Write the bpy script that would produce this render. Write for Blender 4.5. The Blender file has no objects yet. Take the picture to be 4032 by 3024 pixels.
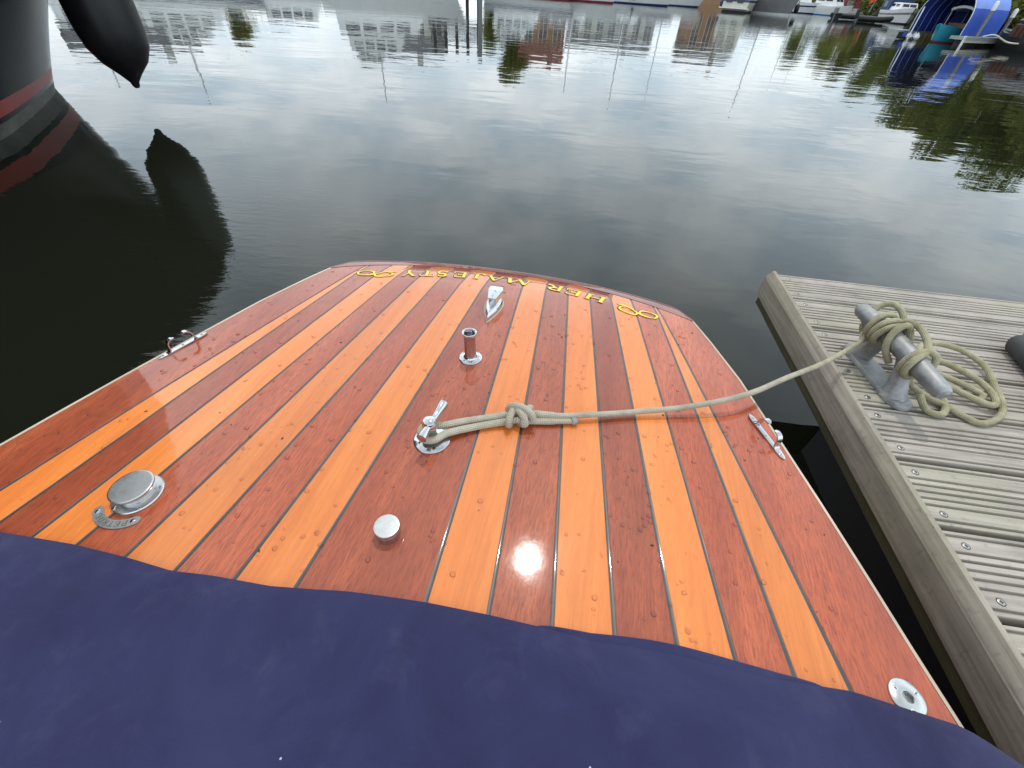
import bpy, math, random
from mathutils import Vector, Matrix, noise as mnoise
random.seed(7)
SC = bpy.context.scene
COL = SC.collection
PI = math.pi

# ------------------------------------------------------------------ camera
cam_d = bpy.data.cameras.new('camera')
cam = bpy.data.objects.new('camera', cam_d); COL.objects.link(cam)
cam_d.sensor_fit = 'HORIZONTAL'; cam_d.sensor_width = 36.0; cam_d.lens = 1660.0 / 4032.0 * 36.0
cam_d.clip_start = 0.02; cam_d.clip_end = 3000
rt = Vector((0.997259452, 0.051091602, 0.053509186))
dn = Vector((0.073983679, -0.688686799, -0.721274503))
fw = Vector((0.0, 0.723256622, -0.690579365))
cam.matrix_world = Matrix(((rt.x, -dn.x, -fw.x, 0), (rt.y, -dn.y, -fw.y, 0), (rt.z, -dn.z, -fw.z, 1.19), (0, 0, 0, 1)))
SC.camera = cam

# ------------------------------------------------------------------ sky and sun
SUN = Vector((0.0426, 0.4096, 0.9113)).normalized()
elev = math.asin(SUN.z); azim = math.atan2(SUN.x, SUN.y)
world = bpy.data.worlds.new('World'); SC.world = world; world.use_nodes = True
nt = world.node_tree; nt.nodes.clear()
def N(t, typ, **kw):
    n = t.nodes.new(typ)
    for k, v in kw.items(): setattr(n, k, v)
    return n
out = N(nt, 'ShaderNodeOutputWorld'); bg = N(nt, 'ShaderNodeBackground')
sky = N(nt, 'ShaderNodeTexSky'); sky.sky_type = 'NISHITA'; sky.sun_disc = False
sky.sun_elevation = elev; sky.sun_rotation = azim; sky.dust_density = 2.0; sky.ozone_density = 1.0
tc = N(nt, 'ShaderNodeTexCoord'); sep = N(nt, 'ShaderNodeSeparateXYZ')
nt.links.new(tc.outputs['Generated'], sep.inputs[0])
den = N(nt, 'ShaderNodeMath', operation='ADD'); den.inputs[1].default_value = 0.22
mx = N(nt, 'ShaderNodeMath', operation='MAXIMUM'); mx.inputs[1].default_value = 0.0
nt.links.new(sep.outputs[2], mx.inputs[0]); nt.links.new(mx.outputs[0], den.inputs[0])
dx = N(nt, 'ShaderNodeMath', operation='DIVIDE'); dy = N(nt, 'ShaderNodeMath', operation='DIVIDE')
nt.links.new(sep.outputs[0], dx.inputs[0]); nt.links.new(den.outputs[0], dx.inputs[1])
nt.links.new(sep.outputs[1], dy.inputs[0]); nt.links.new(den.outputs[0], dy.inputs[1])
cmb = N(nt, 'ShaderNodeCombineXYZ'); nt.links.new(dx.outputs[0], cmb.inputs[0]); nt.links.new(dy.outputs[0], cmb.inputs[1])
n1 = N(nt, 'ShaderNodeTexNoise'); n1.inputs['Scale'].default_value = 1.5; n1.inputs['Detail'].default_value = 6; n1.inputs['Roughness'].default_value = 0.55
n1.inputs['Distortion'].default_value = 0.35
nt.links.new(cmb.outputs[0], n1.inputs['Vector'])
cov = N(nt, 'ShaderNodeMapRange'); cov.inputs[1].default_value = 0.33; cov.inputs[2].default_value = 0.52
cov.inputs[3].default_value = 0.72; cov.inputs[4].default_value = 0.95
nt.links.new(n1.outputs['Fac'], cov.inputs[0])
n2 = N(nt, 'ShaderNodeTexNoise'); n2.inputs['Scale'].default_value = 2.6; n2.inputs['Detail'].default_value = 5
nt.links.new(cmb.outputs[0], n2.inputs['Vector'])
cr = N(nt, 'ShaderNodeValToRGB')
cr.color_ramp.elements[0].position = 0.33; cr.color_ramp.elements[0].color = (0.52, 0.645, 0.735, 1)
cr.color_ramp.elements[1].position = 0.68; cr.color_ramp.elements[1].color = (0.91, 0.965, 0.985, 1)
nt.links.new(n2.outputs['Fac'], cr.inputs[0])
cl = N(nt, 'ShaderNodeMix', data_type='RGBA', blend_type='MULTIPLY'); cl.inputs[0].default_value = 1.0
hrp = N(nt, 'ShaderNodeValToRGB'); el_ = hrp.color_ramp.elements
for k_, (p_, c_) in enumerate(((0.0, 0.74), (0.22, 0.92), (0.45, 0.98), (0.70, 0.64), (1.0, 0.42))):
    e_ = el_[k_] if k_ < 2 else el_.new(p_); e_.position = p_; e_.color = (c_, c_, c_, 1)
nt.links.new(mx.outputs[0], hrp.inputs[0])
hzr = N(nt, 'ShaderNodeMath', operation='MULTIPLY'); hzr.inputs[1].default_value = 25.0
nt.links.new(hrp.outputs[0], hzr.inputs[0])
hcl = N(nt, 'ShaderNodeCombineXYZ')
for k in range(3): nt.links.new(hzr.outputs[0], hcl.inputs[k])
nt.links.new(hcl.outputs[0], cl.inputs[7])
nt.links.new(cr.outputs[0], cl.inputs[6])
mxs = N(nt, 'ShaderNodeMix', data_type='RGBA')
nt.links.new(cov.outputs[0], mxs.inputs[0]); nt.links.new(sky.outputs[0], mxs.inputs[6]); nt.links.new(cl.outputs[2], mxs.inputs[7])
nt.links.new(mxs.outputs[2], bg.inputs[0]); bg.inputs[1].default_value = 0.10
nt.links.new(bg.outputs[0], out.inputs[0])

sun_d = bpy.data.lights.new('sun', 'SUN'); sun = bpy.data.objects.new('sun', sun_d); COL.objects.link(sun)
sun_d.energy = 1.4; sun_d.angle = math.radians(1.0); sun_d.color = (1.0, 0.95, 0.88)
sun.rotation_euler = SUN.to_track_quat('Z', 'Y').to_euler()
SC.view_settings.view_transform = 'Standard'; SC.view_settings.look = 'None'
SC.view_settings.exposure = 0.0; SC.view_settings.gamma = 1.0; SC.view_settings.use_curve_mapping = False

# ------------------------------------------------------------------ materials
def newmat(name):
    m = bpy.data.materials.new(name); m.use_nodes = True
    t = m.node_tree; b = t.nodes['Principled BSDF']
    return m, t, b
def ramp(t, fac, stops):
    r = N(t, 'ShaderNodeValToRGB'); els = r.color_ramp.elements
    while len(els) < len(stops): els.new(0.5)
    for e, (p, c) in zip(els, stops): e.position = p; e.color = (*c, 1)
    t.links.new(fac, r.inputs[0]); return r.outputs[0]
def tex(t, scale=(1, 1, 1), coord='Object', rnd=0.0, rot=(0, 0, 0)):
    c = N(t, 'ShaderNodeTexCoord'); mp = N(t, 'ShaderNodeMapping')
    mp.inputs['Scale'].default_value = scale; mp.inputs['Rotation'].default_value = rot
    src = c.outputs[coord]
    if rnd:
        oi = N(t, 'ShaderNodeObjectInfo'); mu = N(t, 'ShaderNodeMath', operation='MULTIPLY'); mu.inputs[1].default_value = rnd
        t.links.new(oi.outputs['Random'], mu.inputs[0])
        ad = N(t, 'ShaderNodeVectorMath', operation='ADD'); t.links.new(src, ad.inputs[0]); t.links.new(mu.outputs[0], ad.inputs[1]); src = ad.outputs[0]
    t.links.new(src, mp.inputs['Vector']); return mp.outputs[0]
def noise(t, vec, scale, detail=4, rough=0.5, dist=0.0):
    n = N(t, 'ShaderNodeTexNoise'); n.inputs['Scale'].default_value = scale; n.inputs['Detail'].default_value = detail
    n.inputs['Roughness'].default_value = rough; n.inputs['Distortion'].default_value = dist
    t.links.new(vec, n.inputs['Vector']); return n.outputs['Fac']
def mixc(t, fac, a, b, blend='MIX'):
    m = N(t, 'ShaderNodeMix', data_type='RGBA', blend_type=blend)
    for sock, v in ((m.inputs[0], fac), (m.inputs[6], a), (m.inputs[7], b)):
        if hasattr(v, 'links'): t.links.new(v, sock)
        elif isinstance(v, (int, float)): sock.default_value = v
        else: sock.default_value = (*v, 1)
    return m.outputs[2]
def bump(t, b, height, strength, dist=0.001, sock='Normal'):
    n = N(t, 'ShaderNodeBump'); n.inputs['Strength'].default_value = strength; n.inputs['Distance'].default_value = dist
    t.links.new(height, n.inputs['Height']); t.links.new(n.outputs[0], b.inputs[sock])
def maprange(t, v, a, b_, c, d):
    m = N(t, 'ShaderNodeMapRange'); t.links.new(v, m.inputs[0])
    for i, x in enumerate((a, b_, c, d)): m.inputs[i + 1].default_value = x
    return m.outputs[0]
def simple(name, color, rough=0.5, metal=0.0, var=0.12, scale=6.0, bmp=0.0, spec=0.5, coord='Object'):
    m, t, b = newmat(name)
    v = tex(t, (1, 1, 1), coord)
    f = noise(t, v, scale, 5, 0.6)
    lo = tuple(max(0, c * (1 - var)) for c in color); hi = tuple(min(1, c * (1 + var)) for c in color)
    t.links.new(ramp(t, f, [(0.3, lo), (0.7, hi)]), b.inputs['Base Color'])
    b.inputs['Roughness'].default_value = rough; b.inputs['Metallic'].default_value = metal
    b.inputs['Specular IOR Level'].default_value = spec
    if bmp: bump(t, b, noise(t, v, scale * 8, 4), bmp, 0.002)
    return m

def varnished(name, dark, mid, light, fleck, fleck_amt, rgh=0.5):
    m, t, b = newmat(name)
    v = tex(t, (1, 1, 1), 'Object', 13.0)
    def sc(s):
        mp = N(t, 'ShaderNodeMapping'); mp.inputs['Scale'].default_value = s; t.links.new(v, mp.inputs['Vector']); return mp.outputs[0]
    broad = noise(t, sc((9, 0.9, 9)), 1.0, 4, 0.55, 0.6)
    col = ramp(t, broad, [(0.28, dark), (0.5, mid), (0.74, light)])
    streak = noise(t, sc((130, 2.6, 130)), 1.0, 5, 0.65, 0.2)
    col = mixc(t, maprange(t, streak, 0.35, 0.75, 0.0, 0.55), col, tuple(c * 0.62 for c in mid), 'MIX')
    fl = noise(t, sc((330, 38, 330)), 1.0, 4, 0.7, 0.4)
    col = mixc(t, maprange(t, fl, 0.44, 0.66, 0.0, fleck_amt), col, fleck, 'MIX')
    patch = noise(t, sc((26, 7, 26)), 1.0, 5, 0.7)
    col = mixc(t, maprange(t, patch, 0.52, 0.76, 0.0, 0.25), col, tuple(c * 0.55 for c in dark), 'MIX')
    oi = N(t, 'ShaderNodeObjectInfo')
    hs = N(t, 'ShaderNodeHueSaturation'); t.links.new(col, hs.inputs['Color'])
    t.links.new(maprange(t, oi.outputs['Random'], 0, 1, 0.84, 1.16), hs.inputs['Value'])
    t.links.new(hs.outputs[0], b.inputs['Base Color'])
    b.inputs['Roughness'].default_value = rgh; b.inputs['Specular IOR Level'].default_value = 0.25
    b.inputs['Coat Weight'].default_value = 1.0; b.inputs['Coat IOR'].default_value = 1.52
    wet = noise(t, v, 3.2, 4, 0.6)
    t.links.new(maprange(t, wet, 0.35, 0.7, 0.028, 0.085), b.inputs['Coat Roughness'])
    bump(t, b, streak, 0.15, 0.0006)
    cn = noise(t, v, 22.0, 3, 0.5)
    bump(t, b, cn, 0.30, 0.0006, 'Coat Normal')
    return m
M = {}
M['mahogany'] = varnished('mahogany_varnish', (0.30, 0.052, 0.018), (0.45, 0.088, 0.028), (0.60, 0.138, 0.045), (0.20, 0.032, 0.013), 0.75)
M['maple'] = varnished('pale_plank_varnish', (0.64, 0.160, 0.026), (0.74, 0.210, 0.036), (0.81, 0.265, 0.054), (0.55, 0.125, 0.022), 0.35)
M['margin'] = varnished('margin_varnish', (0.17, 0.028, 0.014), (0.25, 0.042, 0.019), (0.34, 0.066, 0.03), (0.08, 0.014, 0.009), 0.5)

def caulk():
    m, t, b = newmat('black_caulk'); v = tex(t)
    t.links.new(ramp(t, noise(t, v, 30), [(0.3, (0.030, 0.029, 0.029)), (0.7, (0.055, 0.052, 0.05))]), b.inputs['Base Color'])
    b.inputs['Roughness'].default_value = 0.4; b.inputs['Coat Weight'].default_value = 0.55; b.inputs['Coat Roughness'].default_value = 0.06
    return m
M['caulk'] = caulk()
def chrome(name, col, rough, amt, scale=60):
    m, t, b = newmat(name); v = tex(t)
    f = noise(t, v, scale, 5, 0.65)
    t.links.new(ramp(t, f, [(0.3, tuple(c * 0.86 for c in col)), (0.7, col)]), b.inputs['Base Color'])
    b.inputs['Metallic'].default_value = 1.0
    t.links.new(maprange(t, f, 0.3, 0.75, rough, rough + amt), b.inputs['Roughness'])
    bump(t, b, noise(t, v, scale * 3, 3), 0.05, 0.0005)
    return m
M['chrome'] = chrome('polished_chrome', (0.60, 0.61, 0.635), 0.03, 0.06)
M['satin'] = chrome('worn_chrome', (0.60, 0.605, 0.60), 0.22, 0.14, 16)
M['dark_hole'] = simple('dark_bore', (0.012, 0.012, 0.012), 0.7)
M['ivory'] = simple('ivory_rubber', (0.62, 0.58, 0.45), 0.5)
M['edge'] = simple('pale_edge_bead', (0.50, 0.40, 0.30), 0.4)
M['amber'] = simple('pale_amber_lens', (0.62, 0.50, 0.24), 0.15)
def galv():
    m, t, b = newmat('galvanised_iron'); v = tex(t)
    f = noise(t, v, 26, 6, 0.7); g = noise(t, v, 9, 4, 0.6)
    c = ramp(t, f, [(0.28, (0.19, 0.19, 0.185)), (0.5, (0.31, 0.315, 0.32)), (0.75, (0.45, 0.455, 0.465))])
    c = mixc(t, maprange(t, g, 0.5, 0.75, 0, 0.6), c, (0.20, 0.19, 0.13))
    t.links.new(c, b.inputs['Base Color']); b.inputs['Metallic'].default_value = 0.45
    t.links.new(maprange(t, f, 0.3, 0.7, 0.38, 0.62), b.inputs['Roughness'])
    bump(t, b, noise(t, v, 120, 4), 0.3, 0.001)
    return m
M['galv'] = galv()
def dockwood(name, base, side=1.0, green=0.3):
    m, t, b = newmat(name)
    v = tex(t, (1, 1, 1), 'Object', 9.0)
    def sc(s):
        mp = N(t, 'ShaderNodeMapping'); mp.inputs['Scale'].default_value = s; t.links.new(v, mp.inputs['Vector']); return mp.outputs[0]
    st = (3.0, 75, 75) if side else (75, 3.0, 75)
    s = noise(t, sc(st), 1.0, 6, 0.7, 0.3); bl = noise(t, v, 7.0, 5, 0.65); p = noise(t, v, 2.5, 3, 0.5)
    c = ramp(t, s, [(0.25, tuple(x * 0.55 for x in base)), (0.5, base), (0.78, tuple(min(1, x * 1.42) for x in base))])
    c = mixc(t, maprange(t, bl, 0.48, 0.72, 0, 0.55), c, tuple(x * 0.5 for x in base))
    c = mixc(t, maprange(t, p, 0.5, 0.75, 0, green), c, (base[0] * 0.85, base[1] * 0.95, base[2] * 0.55))
    sp = noise(t, v, 60, 3, 0.6)
    c = mixc(t, maprange(t, sp, 0.6, 0.75, 0, 0.5), c, tuple(x * 0.42 for x in base))
    t.links.new(c, b.inputs['Base Color']); b.inputs['Roughness'].default_value = 0.82; b.inputs['Specular IOR Level'].default_value = 0.25
    bump(t, b, s, 0.5, 0.0015)
    return m
M['deckboard'] = dockwood('weathered_decking', (0.375, 0.335, 0.295))
M['fascia'] = dockwood('weathered_fascia', (0.33, 0.295, 0.245), 0, 0.3)
M['underwood'] = dockwood('dark_wet_timber', (0.045, 0.04, 0.03), 0, 0.5)
M['underwood2'] = dockwood('mossy_lower_timber', (0.085, 0.080, 0.045), 0, 0.6)
M['float'] = simple('dock_float_plastic', (0.02, 0.02, 0.02), 0.6)
M['rubber'] = simple('old_black_rubber', (0.03, 0.032, 0.03), 0.65, 0, 0.5, 18, 0.3)
def canvas():
    m, t, b = newmat('navy_canvas'); v = tex(t)
    f = noise(t, v, 3.6, 7, 0.66, 0.8); g = noise(t, v, 13, 6, 0.7, 0.4)
    c = ramp(t, f, [(0.3, (0.016, 0.016, 0.056)), (0.5, (0.024, 0.025, 0.080)), (0.8, (0.036, 0.039, 0.104))])
    c = mixc(t, maprange(t, g, 0.54, 0.80, 0, 0.22), c, (0.085, 0.095, 0.165))
    vo = N(t, 'ShaderNodeTexVoronoi'); vo.inputs['Scale'].default_value = 16.0; t.links.new(v, vo.inputs['Vector'])
    sp = N(t, 'ShaderNodeMath', operation='LESS_THAN'); sp.inputs[1].default_value = 0.022; t.links.new(vo.outputs['Distance'], sp.inputs[0])
    c = mixc(t, sp.outputs[0], c, (0.42, 0.42, 0.46))
    t.links.new(c, b.inputs['Base Color']); b.inputs['Roughness'].default_value = 0.86; b.inputs['Specular IOR Level'].default_value = 0.25
    b.inputs['Sheen Weight'].default_value = 0.05; b.inputs['Sheen Roughness'].default_value = 0.5
    wv = noise(t, v, 520, 3, 0.7)
    bump(t, b, wv, 0.6, 0.0012)
    return m
M['canvas'] = canvas()
def ropemat():
    m, t, b = newmat('braided_rope')
    uv = N(t, 'ShaderNodeUVMap'); uv.uv_map = 'UVMap'; s = N(t, 'ShaderNodeSeparateXYZ'); t.links.new(uv.outputs[0], s.inputs[0])
    def lin(a, bb):
        m1 = N(t, 'ShaderNodeMath', operation='MULTIPLY'); m1.inputs[1].default_value = a; t.links.new(s.outputs[0], m1.inputs[0])
        m2 = N(t, 'ShaderNodeMath', operation='MULTIPLY_ADD'); m2.inputs[1].default_value = bb; t.links.new(s.outputs[1], m2.inputs[0]); t.links.new(m1.outputs[0], m2.inputs[2])
        m3 = N(t, 'ShaderNodeMath', operation='SINE'); t.links.new(m2.outputs[0], m3.inputs[0]); return m3.outputs[0]
    a = lin(2 * PI * 6, 2 * PI * 5.0); c_ = lin(-2 * PI * 6, 2 * PI * 5.0)
    mu = N(t, 'ShaderNodeMath', operation='MULTIPLY'); t.links.new(a, mu.inputs[0]); t.links.new(c_, mu.inputs[1])
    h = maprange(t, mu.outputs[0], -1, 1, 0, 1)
    v = tex(t); f = noise(t, v, 28, 5, 0.6)
    g = N(t, 'ShaderNodeTexCoord'); sg = N(t, 'ShaderNodeSeparateXYZ'); t.links.new(g.outputs['Object'], sg.inputs[0])
    clean = ramp(t, f, [(0.3, (0.36, 0.32, 0.245)), (0.7, (0.56, 0.51, 0.41))])
    algae = ramp(t, f, [(0.3, (0.27, 0.25, 0.145)), (0.7, (0.50, 0.46, 0.32))])
    c = mixc(t, maprange(t, sg.outputs[0], 0.68, 0.95, 0, 1), clean, algae)
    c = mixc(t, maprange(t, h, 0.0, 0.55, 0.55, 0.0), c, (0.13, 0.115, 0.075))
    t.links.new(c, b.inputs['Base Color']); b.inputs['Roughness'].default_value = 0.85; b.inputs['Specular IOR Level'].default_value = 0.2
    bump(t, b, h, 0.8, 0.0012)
    return m
M['rope'] = ropemat()
M['gold'] = simple('gold_leaf_paint', (0.93, 0.64, 0.03), 0.35, 0, 0.12, 90)
M['ink'] = simple('black_letter_shadow', (0.022, 0.018, 0.015), 0.4)

def watermat():
    m, t, b = newmat('harbour_water')
    b.inputs['Base Color'].default_value = (0.010, 0.0115, 0.007, 1)
    b.inputs['Roughness'].default_value = 0.0; b.inputs['IOR'].default_value = 1.333; b.inputs['Specular IOR Level'].default_value = 0.5
    c = N(t, 'ShaderNodeNewGeometry')
    def sc(s, loc=(0, 0, 0)):
        mp = N(t, 'ShaderNodeMapping'); mp.inputs['Scale'].default_value = s; mp.inputs['Location'].default_value = loc
        mp.inputs['Rotation'].default_value = (0, 0, 0.12); t.links.new(c.outputs['Position'], mp.inputs['Vector']); return mp.outputs[0]
    gust = noise(t, sc((0.05, 0.09, 0.1)), 1.0, 3, 0.5)
    amp = maprange(t, gust, 0.38, 0.62, 0.35, 1.0)
    big = noise(t, sc((0.55, 1.25, 1)), 1.0, 2, 0.45, 0.4)
    med = noise(t, sc((2.2, 4.2, 1), (3, 1, 0)), 1.0, 2, 0.5, 0.3)
    fin = noise(t, sc((9, 14, 1), (1, 7, 0)), 1.0, 2, 0.5)
    def mul(a, k):
        x = N(t, 'ShaderNodeMath', operation='MULTIPLY'); t.links.new(a, x.inputs[0])
        if hasattr(k, 'links'): t.links.new(k, x.inputs[1])
        else: x.inputs[1].default_value = k
        return x.outputs[0]
    def add(a, bb):
        x = N(t, 'ShaderNodeMath', operation='ADD'); t.links.new(a, x.inputs[0]); t.links.new(bb, x.inputs[1]); return x.outputs[0]
    ds = N(t, 'ShaderNodeVectorMath', operation='DISTANCE'); t.links.new(c.outputs['Position'], ds.inputs[0]); ds.inputs[1].default_value = (-2.0, 2.3, 0.0)
    stir = maprange(t, ds.outputs['Value'], 0.5, 1.9, 1.0, 0.0)
    rp = noise(t, sc((7, 22, 1), (2, 5, 0)), 1.0, 3, 0.55, 0.5)
    h = add(add(mul(big, 0.0125), mul(med, 0.0030)), mul(mul(fin, 0.0006), amp))
    h = add(h, mul(mul(rp, stir), 0.0036))
    n = N(t, 'ShaderNodeBump'); n.inputs['Strength'].default_value = 1.0; n.inputs['Distance'].default_value = 1.0
    t.links.new(mul(h, amp), n.inputs['Height']); t.links.new(n.outputs[0], b.inputs['Normal'])
    return m
M['water'] = watermat()
M['drop'] = None
def dropmat():
    m = bpy.data.materials.new('clear_water_drop'); m.use_nodes = True; t = m.node_tree; t.nodes.clear()
    o = N(t, 'ShaderNodeOutputMaterial'); g = N(t, 'ShaderNodeBsdfGlossy'); g.inputs['Roughness'].default_value = 0.02
    tr = N(t, 'ShaderNodeBsdfTransparent'); tr.inputs[0].default_value = (0.97, 0.95, 0.94, 1)
    fr = N(t, 'ShaderNodeFresnel'); fr.inputs[0].default_value = 1.33; mx = N(t, 'ShaderNodeMixShader')
    t.links.new(fr.outputs[0], mx.inputs[0]); t.links.new(tr.outputs[0], mx.inputs[1]); t.links.new(g.outputs[0], mx.inputs[2]); t.links.new(mx.outputs[0], o.inputs[0])
    return m
M['drop'] = dropmat()

# ------------------------------------------------------------------ mesh helpers
class MB:
    def __init__(s): s.v = []; s.f = []; s.m = []; s.uv = None
    def add(s, vs, fs, mi=0):
        o = len(s.v); s.v += [tuple(p) for p in vs]
        for f in fs: s.f.append(tuple(i + o for i in f)); s.m.append(mi)
        return s
    def grid(s, rows, mi=0, closed=False, caps=False):
        n = len(rows[0]); vs = [p for r in rows for p in r]; fs = []
        for i in range(len(rows) - 1):
            for j in range(n if closed else n - 1):
                k = (j + 1) % n
                fs.append((i * n + j, i * n + k, (i + 1) * n + k, (i + 1) * n + j))
        if caps: fs.append(tuple(reversed(range(n)))); fs.append(tuple((len(rows) - 1) * n + j for j in range(n)))
        return s.add(vs, fs, mi)
    def box(s, x0, x1, y0, y1, z0, z1, mi=0):
        v = [(x0, y0, z0), (x1, y0, z0), (x1, y1, z0), (x0, y1, z0), (x0, y0, z1), (x1, y0, z1), (x1, y1, z1), (x0, y1, z1)]
        return s.add(v, [(3, 2, 1, 0), (4, 5, 6, 7), (0, 1, 5, 4), (1, 2, 6, 5), (2, 3, 7, 6), (3, 0, 4, 7)], mi)
    def obox(s, o, ax, ay, az, mi=0):
        o = Vector(o); ax, ay, az = Vector(ax), Vector(ay), Vector(az)
        v = [o, o + ax, o + ax + ay, o + ay, o + az, o + ax + az, o + ax + ay + az, o + ay + az]
        return s.add(v, [(3, 2, 1, 0), (4, 5, 6, 7), (0, 1, 5, 4), (1, 2, 6, 5), (2, 3, 7, 6), (3, 0, 4, 7)], mi)
    def lathe(s, prof, o=(0, 0, 0), seg=28, mi=0, axis=None, sx=1, sy=1):
        o = Vector(o)
        q = Vector((0, 0, 1)).rotation_difference(Vector(axis)) if axis else None
        rows = []
        for r, z in prof:
            row = []
            for k in range(seg):
                a = 2 * PI * k / seg; p = Vector((r * math.cos(a) * sx, r * math.sin(a) * sy, z))
                if q: p = q @ p
                row.append(o + p)
            rows.append(row)
        return s.grid(rows, mi, True, True)
    def tube(s, pts, r, seg=8, mi=0, caps=True):
        pts = [Vector(p) for p in pts]; n = len(pts); rows = []; prev = None
        for i, p in enumerate(pts):
            d = (pts[min(i + 1, n - 1)] - pts[max(i - 1, 0)]).normalized()
            if prev is None:
                a = Vector((0, 0, 1)) if abs(d.z) < 0.9 else Vector((1, 0, 0)); u = d.cross(a).normalized()
            else: u = (prev - d * prev.dot(d)).normalized()
            prev = u; w = d.cross(u); rr = r[i] if isinstance(r, (list, tuple)) else r
            rows.append([p + (u * math.cos(2 * PI * k / seg) + w * math.sin(2 * PI * k / seg)) * rr for k in range(seg)])
        return s.grid(rows, mi, True, caps)
    def prism(s, poly, z0, z1, mi=0):
        n = len(poly); v = [(x, y, z0) for x, y in poly] + [(x, y, z1) for x, y in poly]
        f = [tuple(reversed(range(n))), tuple(range(n, 2 * n))] + [(i, (i + 1) % n, n + (i + 1) % n, n + i) for i in range(n)]
        return s.add(v, f, mi)
    def mesh(s, name, mats, smooth=True):
        me = bpy.data.meshes.new(name); me.from_pydata(s.v, [], s.f); me.update()
        for m in (mats if isinstance(mats, (list, tuple)) else [mats]): me.materials.append(m)
        me.polygons.foreach_set('material_index', s.m)
        if smooth:
            me.polygons.foreach_set('use_smooth', [True] * len(me.polygons))
            me.set_sharp_from_angle(angle=math.radians(38))
        return me
    def build(s, name, mats, parent=None, smooth=True):
        return link(name, s.mesh(name, mats, smooth), parent)
def link(name, me, parent=None):
    o = bpy.data.objects.new(name, me); COL.objects.link(o)
    if parent is not None: o.parent = parent
    return o
def tag(o, label=None, cat=None, group=None, kind=None):
    if label: o['label'] = label
    if cat: o['category'] = cat
    if group: o['group'] = group
    if kind: o['kind'] = kind
    return o
def empty(name, loc=(0, 0, 0), rot=(0, 0, 0)):
    o = bpy.data.objects.new(name, None); COL.objects.link(o); o.location = loc; o.rotation_euler = rot
    o.empty_display_size = 0.1; return o
def copy_tree(o, parent=None):
    c = o.copy(); COL.objects.link(c)
    if parent is not None: c.parent = parent
    for ch in list(o.children): copy_tree(ch, c)
    return c
def catmull(pts, step=6):
    P = [Vector(p) for p in pts]; P = [P[0] * 2 - P[1]] + P + [P[-1] * 2 - P[-2]]; outp = []
    for i in range(1, len(P) - 2):
        for k in range(step):
            t = k / step; a, b, c, d = P[i - 1:i + 3]
            outp.append(0.5 * ((2 * b) + (c - a) * t + (2 * a - 5 * b + 4 * c - d) * t * t + (3 * b - a - 3 * c + d) * t ** 3))
    outp.append(P[-2]); return outp
def interp(tab, x):
    if x <= tab[0][0]: return tab[0][1]
    for (a, va), (b, vb) in zip(tab, tab[1:]):
        if x <= b: return va + (vb - va) * (x - a) / (b - a)
    return tab[-1][1]

# ------------------------------------------------------------------ water and shore
mb = MB(); mb.add([(-900, -900, 0), (900, -900, 0), (900, 900, 0), (-900, 900, 0)], [(0, 1, 2, 3)])
tag(mb.build('water', M['water'], None, False), kind='structure')
M['bank'] = simple('grassy_bank', (0.055, 0.075, 0.03), 0.95, 0, 0.4, 0.6)
def bank():
    m = MB(); rows = []
    for k in range(61):
        a = math.radians(-100 + 200 * k / 60)
        r = interp([(-100, 62), (-45, 66), (-20, 76), (5, 88), (16, 112), (24, 108), (32, 84), (38, 62), (46, 50), (100, 46)], math.degrees(a))
        row = []
        for q, z in ((0, -0.8), (1.5, 0.5), (6, 1.1), (30, 1.6), (400, 3.0)):
            jit = mnoise.noise((math.sin(a) * 9, math.cos(a) * 9, q)) * 0.3
            row.append(((r + q) * math.sin(a), (r + q) * math.cos(a), z + jit * (q > 1)))
        rows.append(row)
    m.grid(rows); o = m.build('bank_ground', M['bank']); tag(o, kind='structure')
bank()

# ------------------------------------------------------------------ runabout
BX, BY, YAW, HEEL = -0.145, 0.538, math.radians(-9.66), math.radians(-1.2)
BM = Matrix.Translation((BX, BY, 0)) @ Matrix.Rotation(YAW, 4, 'Z') @ Matrix.Rotation(HEEL, 4, 'Y')
boat = empty('wooden_runabout', (BX, BY, 0), (0, HEEL, YAW))
tag(boat, 'varnished wooden runabout with striped mahogany and pale plank deck moored beside the dock', 'boat')
def dz(u, v): return 0.5 - 0.02 * u * u - 0.72 * max(0, v - 0.575) ** 2
def BW(u, v, h=0.0): return BM @ Vector((u, v, dz(u, v) + h))
EDGE = [(-1.7, .985), (-1.0, .95), (-.6, .91), (-.28, .848), (-.2, .826), (-.09, .798), (.03, .766), (.19, .72), (.37, .667), (.515, .611), (.60, .574), (.70, .53)]
def E_(v): return interp(EDGE, v)
def Mg(x): return 0.750 - 0.46 * x * x
def Tr(x):
    x = abs(x); t = 0.788 - 0.44 * x * x
    return t if x < 0.535 else 0.655 - (x - 0.535) / 0.04 * 0.053
STOP = [.053, .125, .193, .260, .326, .394, .461, .472]
SBOT = [.100, .197, .2935, .3865, .478, .560, .640, .716]
def seam(i, v):
    v = max(v, -0.6); vt = Mg(STOP[i]); t = (v + 0.29) / (vt + 0.29); tt = min(max(t, 0), 1)
    return SBOT[i] + (STOP[i] - SBOT[i]) * t + 0.006 * (i / 7) ** 2 * 4 * tt * (1 - tt)
def gap(v): return interp([(-0.3, 0.0031), (0.7, 0.0019)], v)
V0 = -1.25
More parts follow.
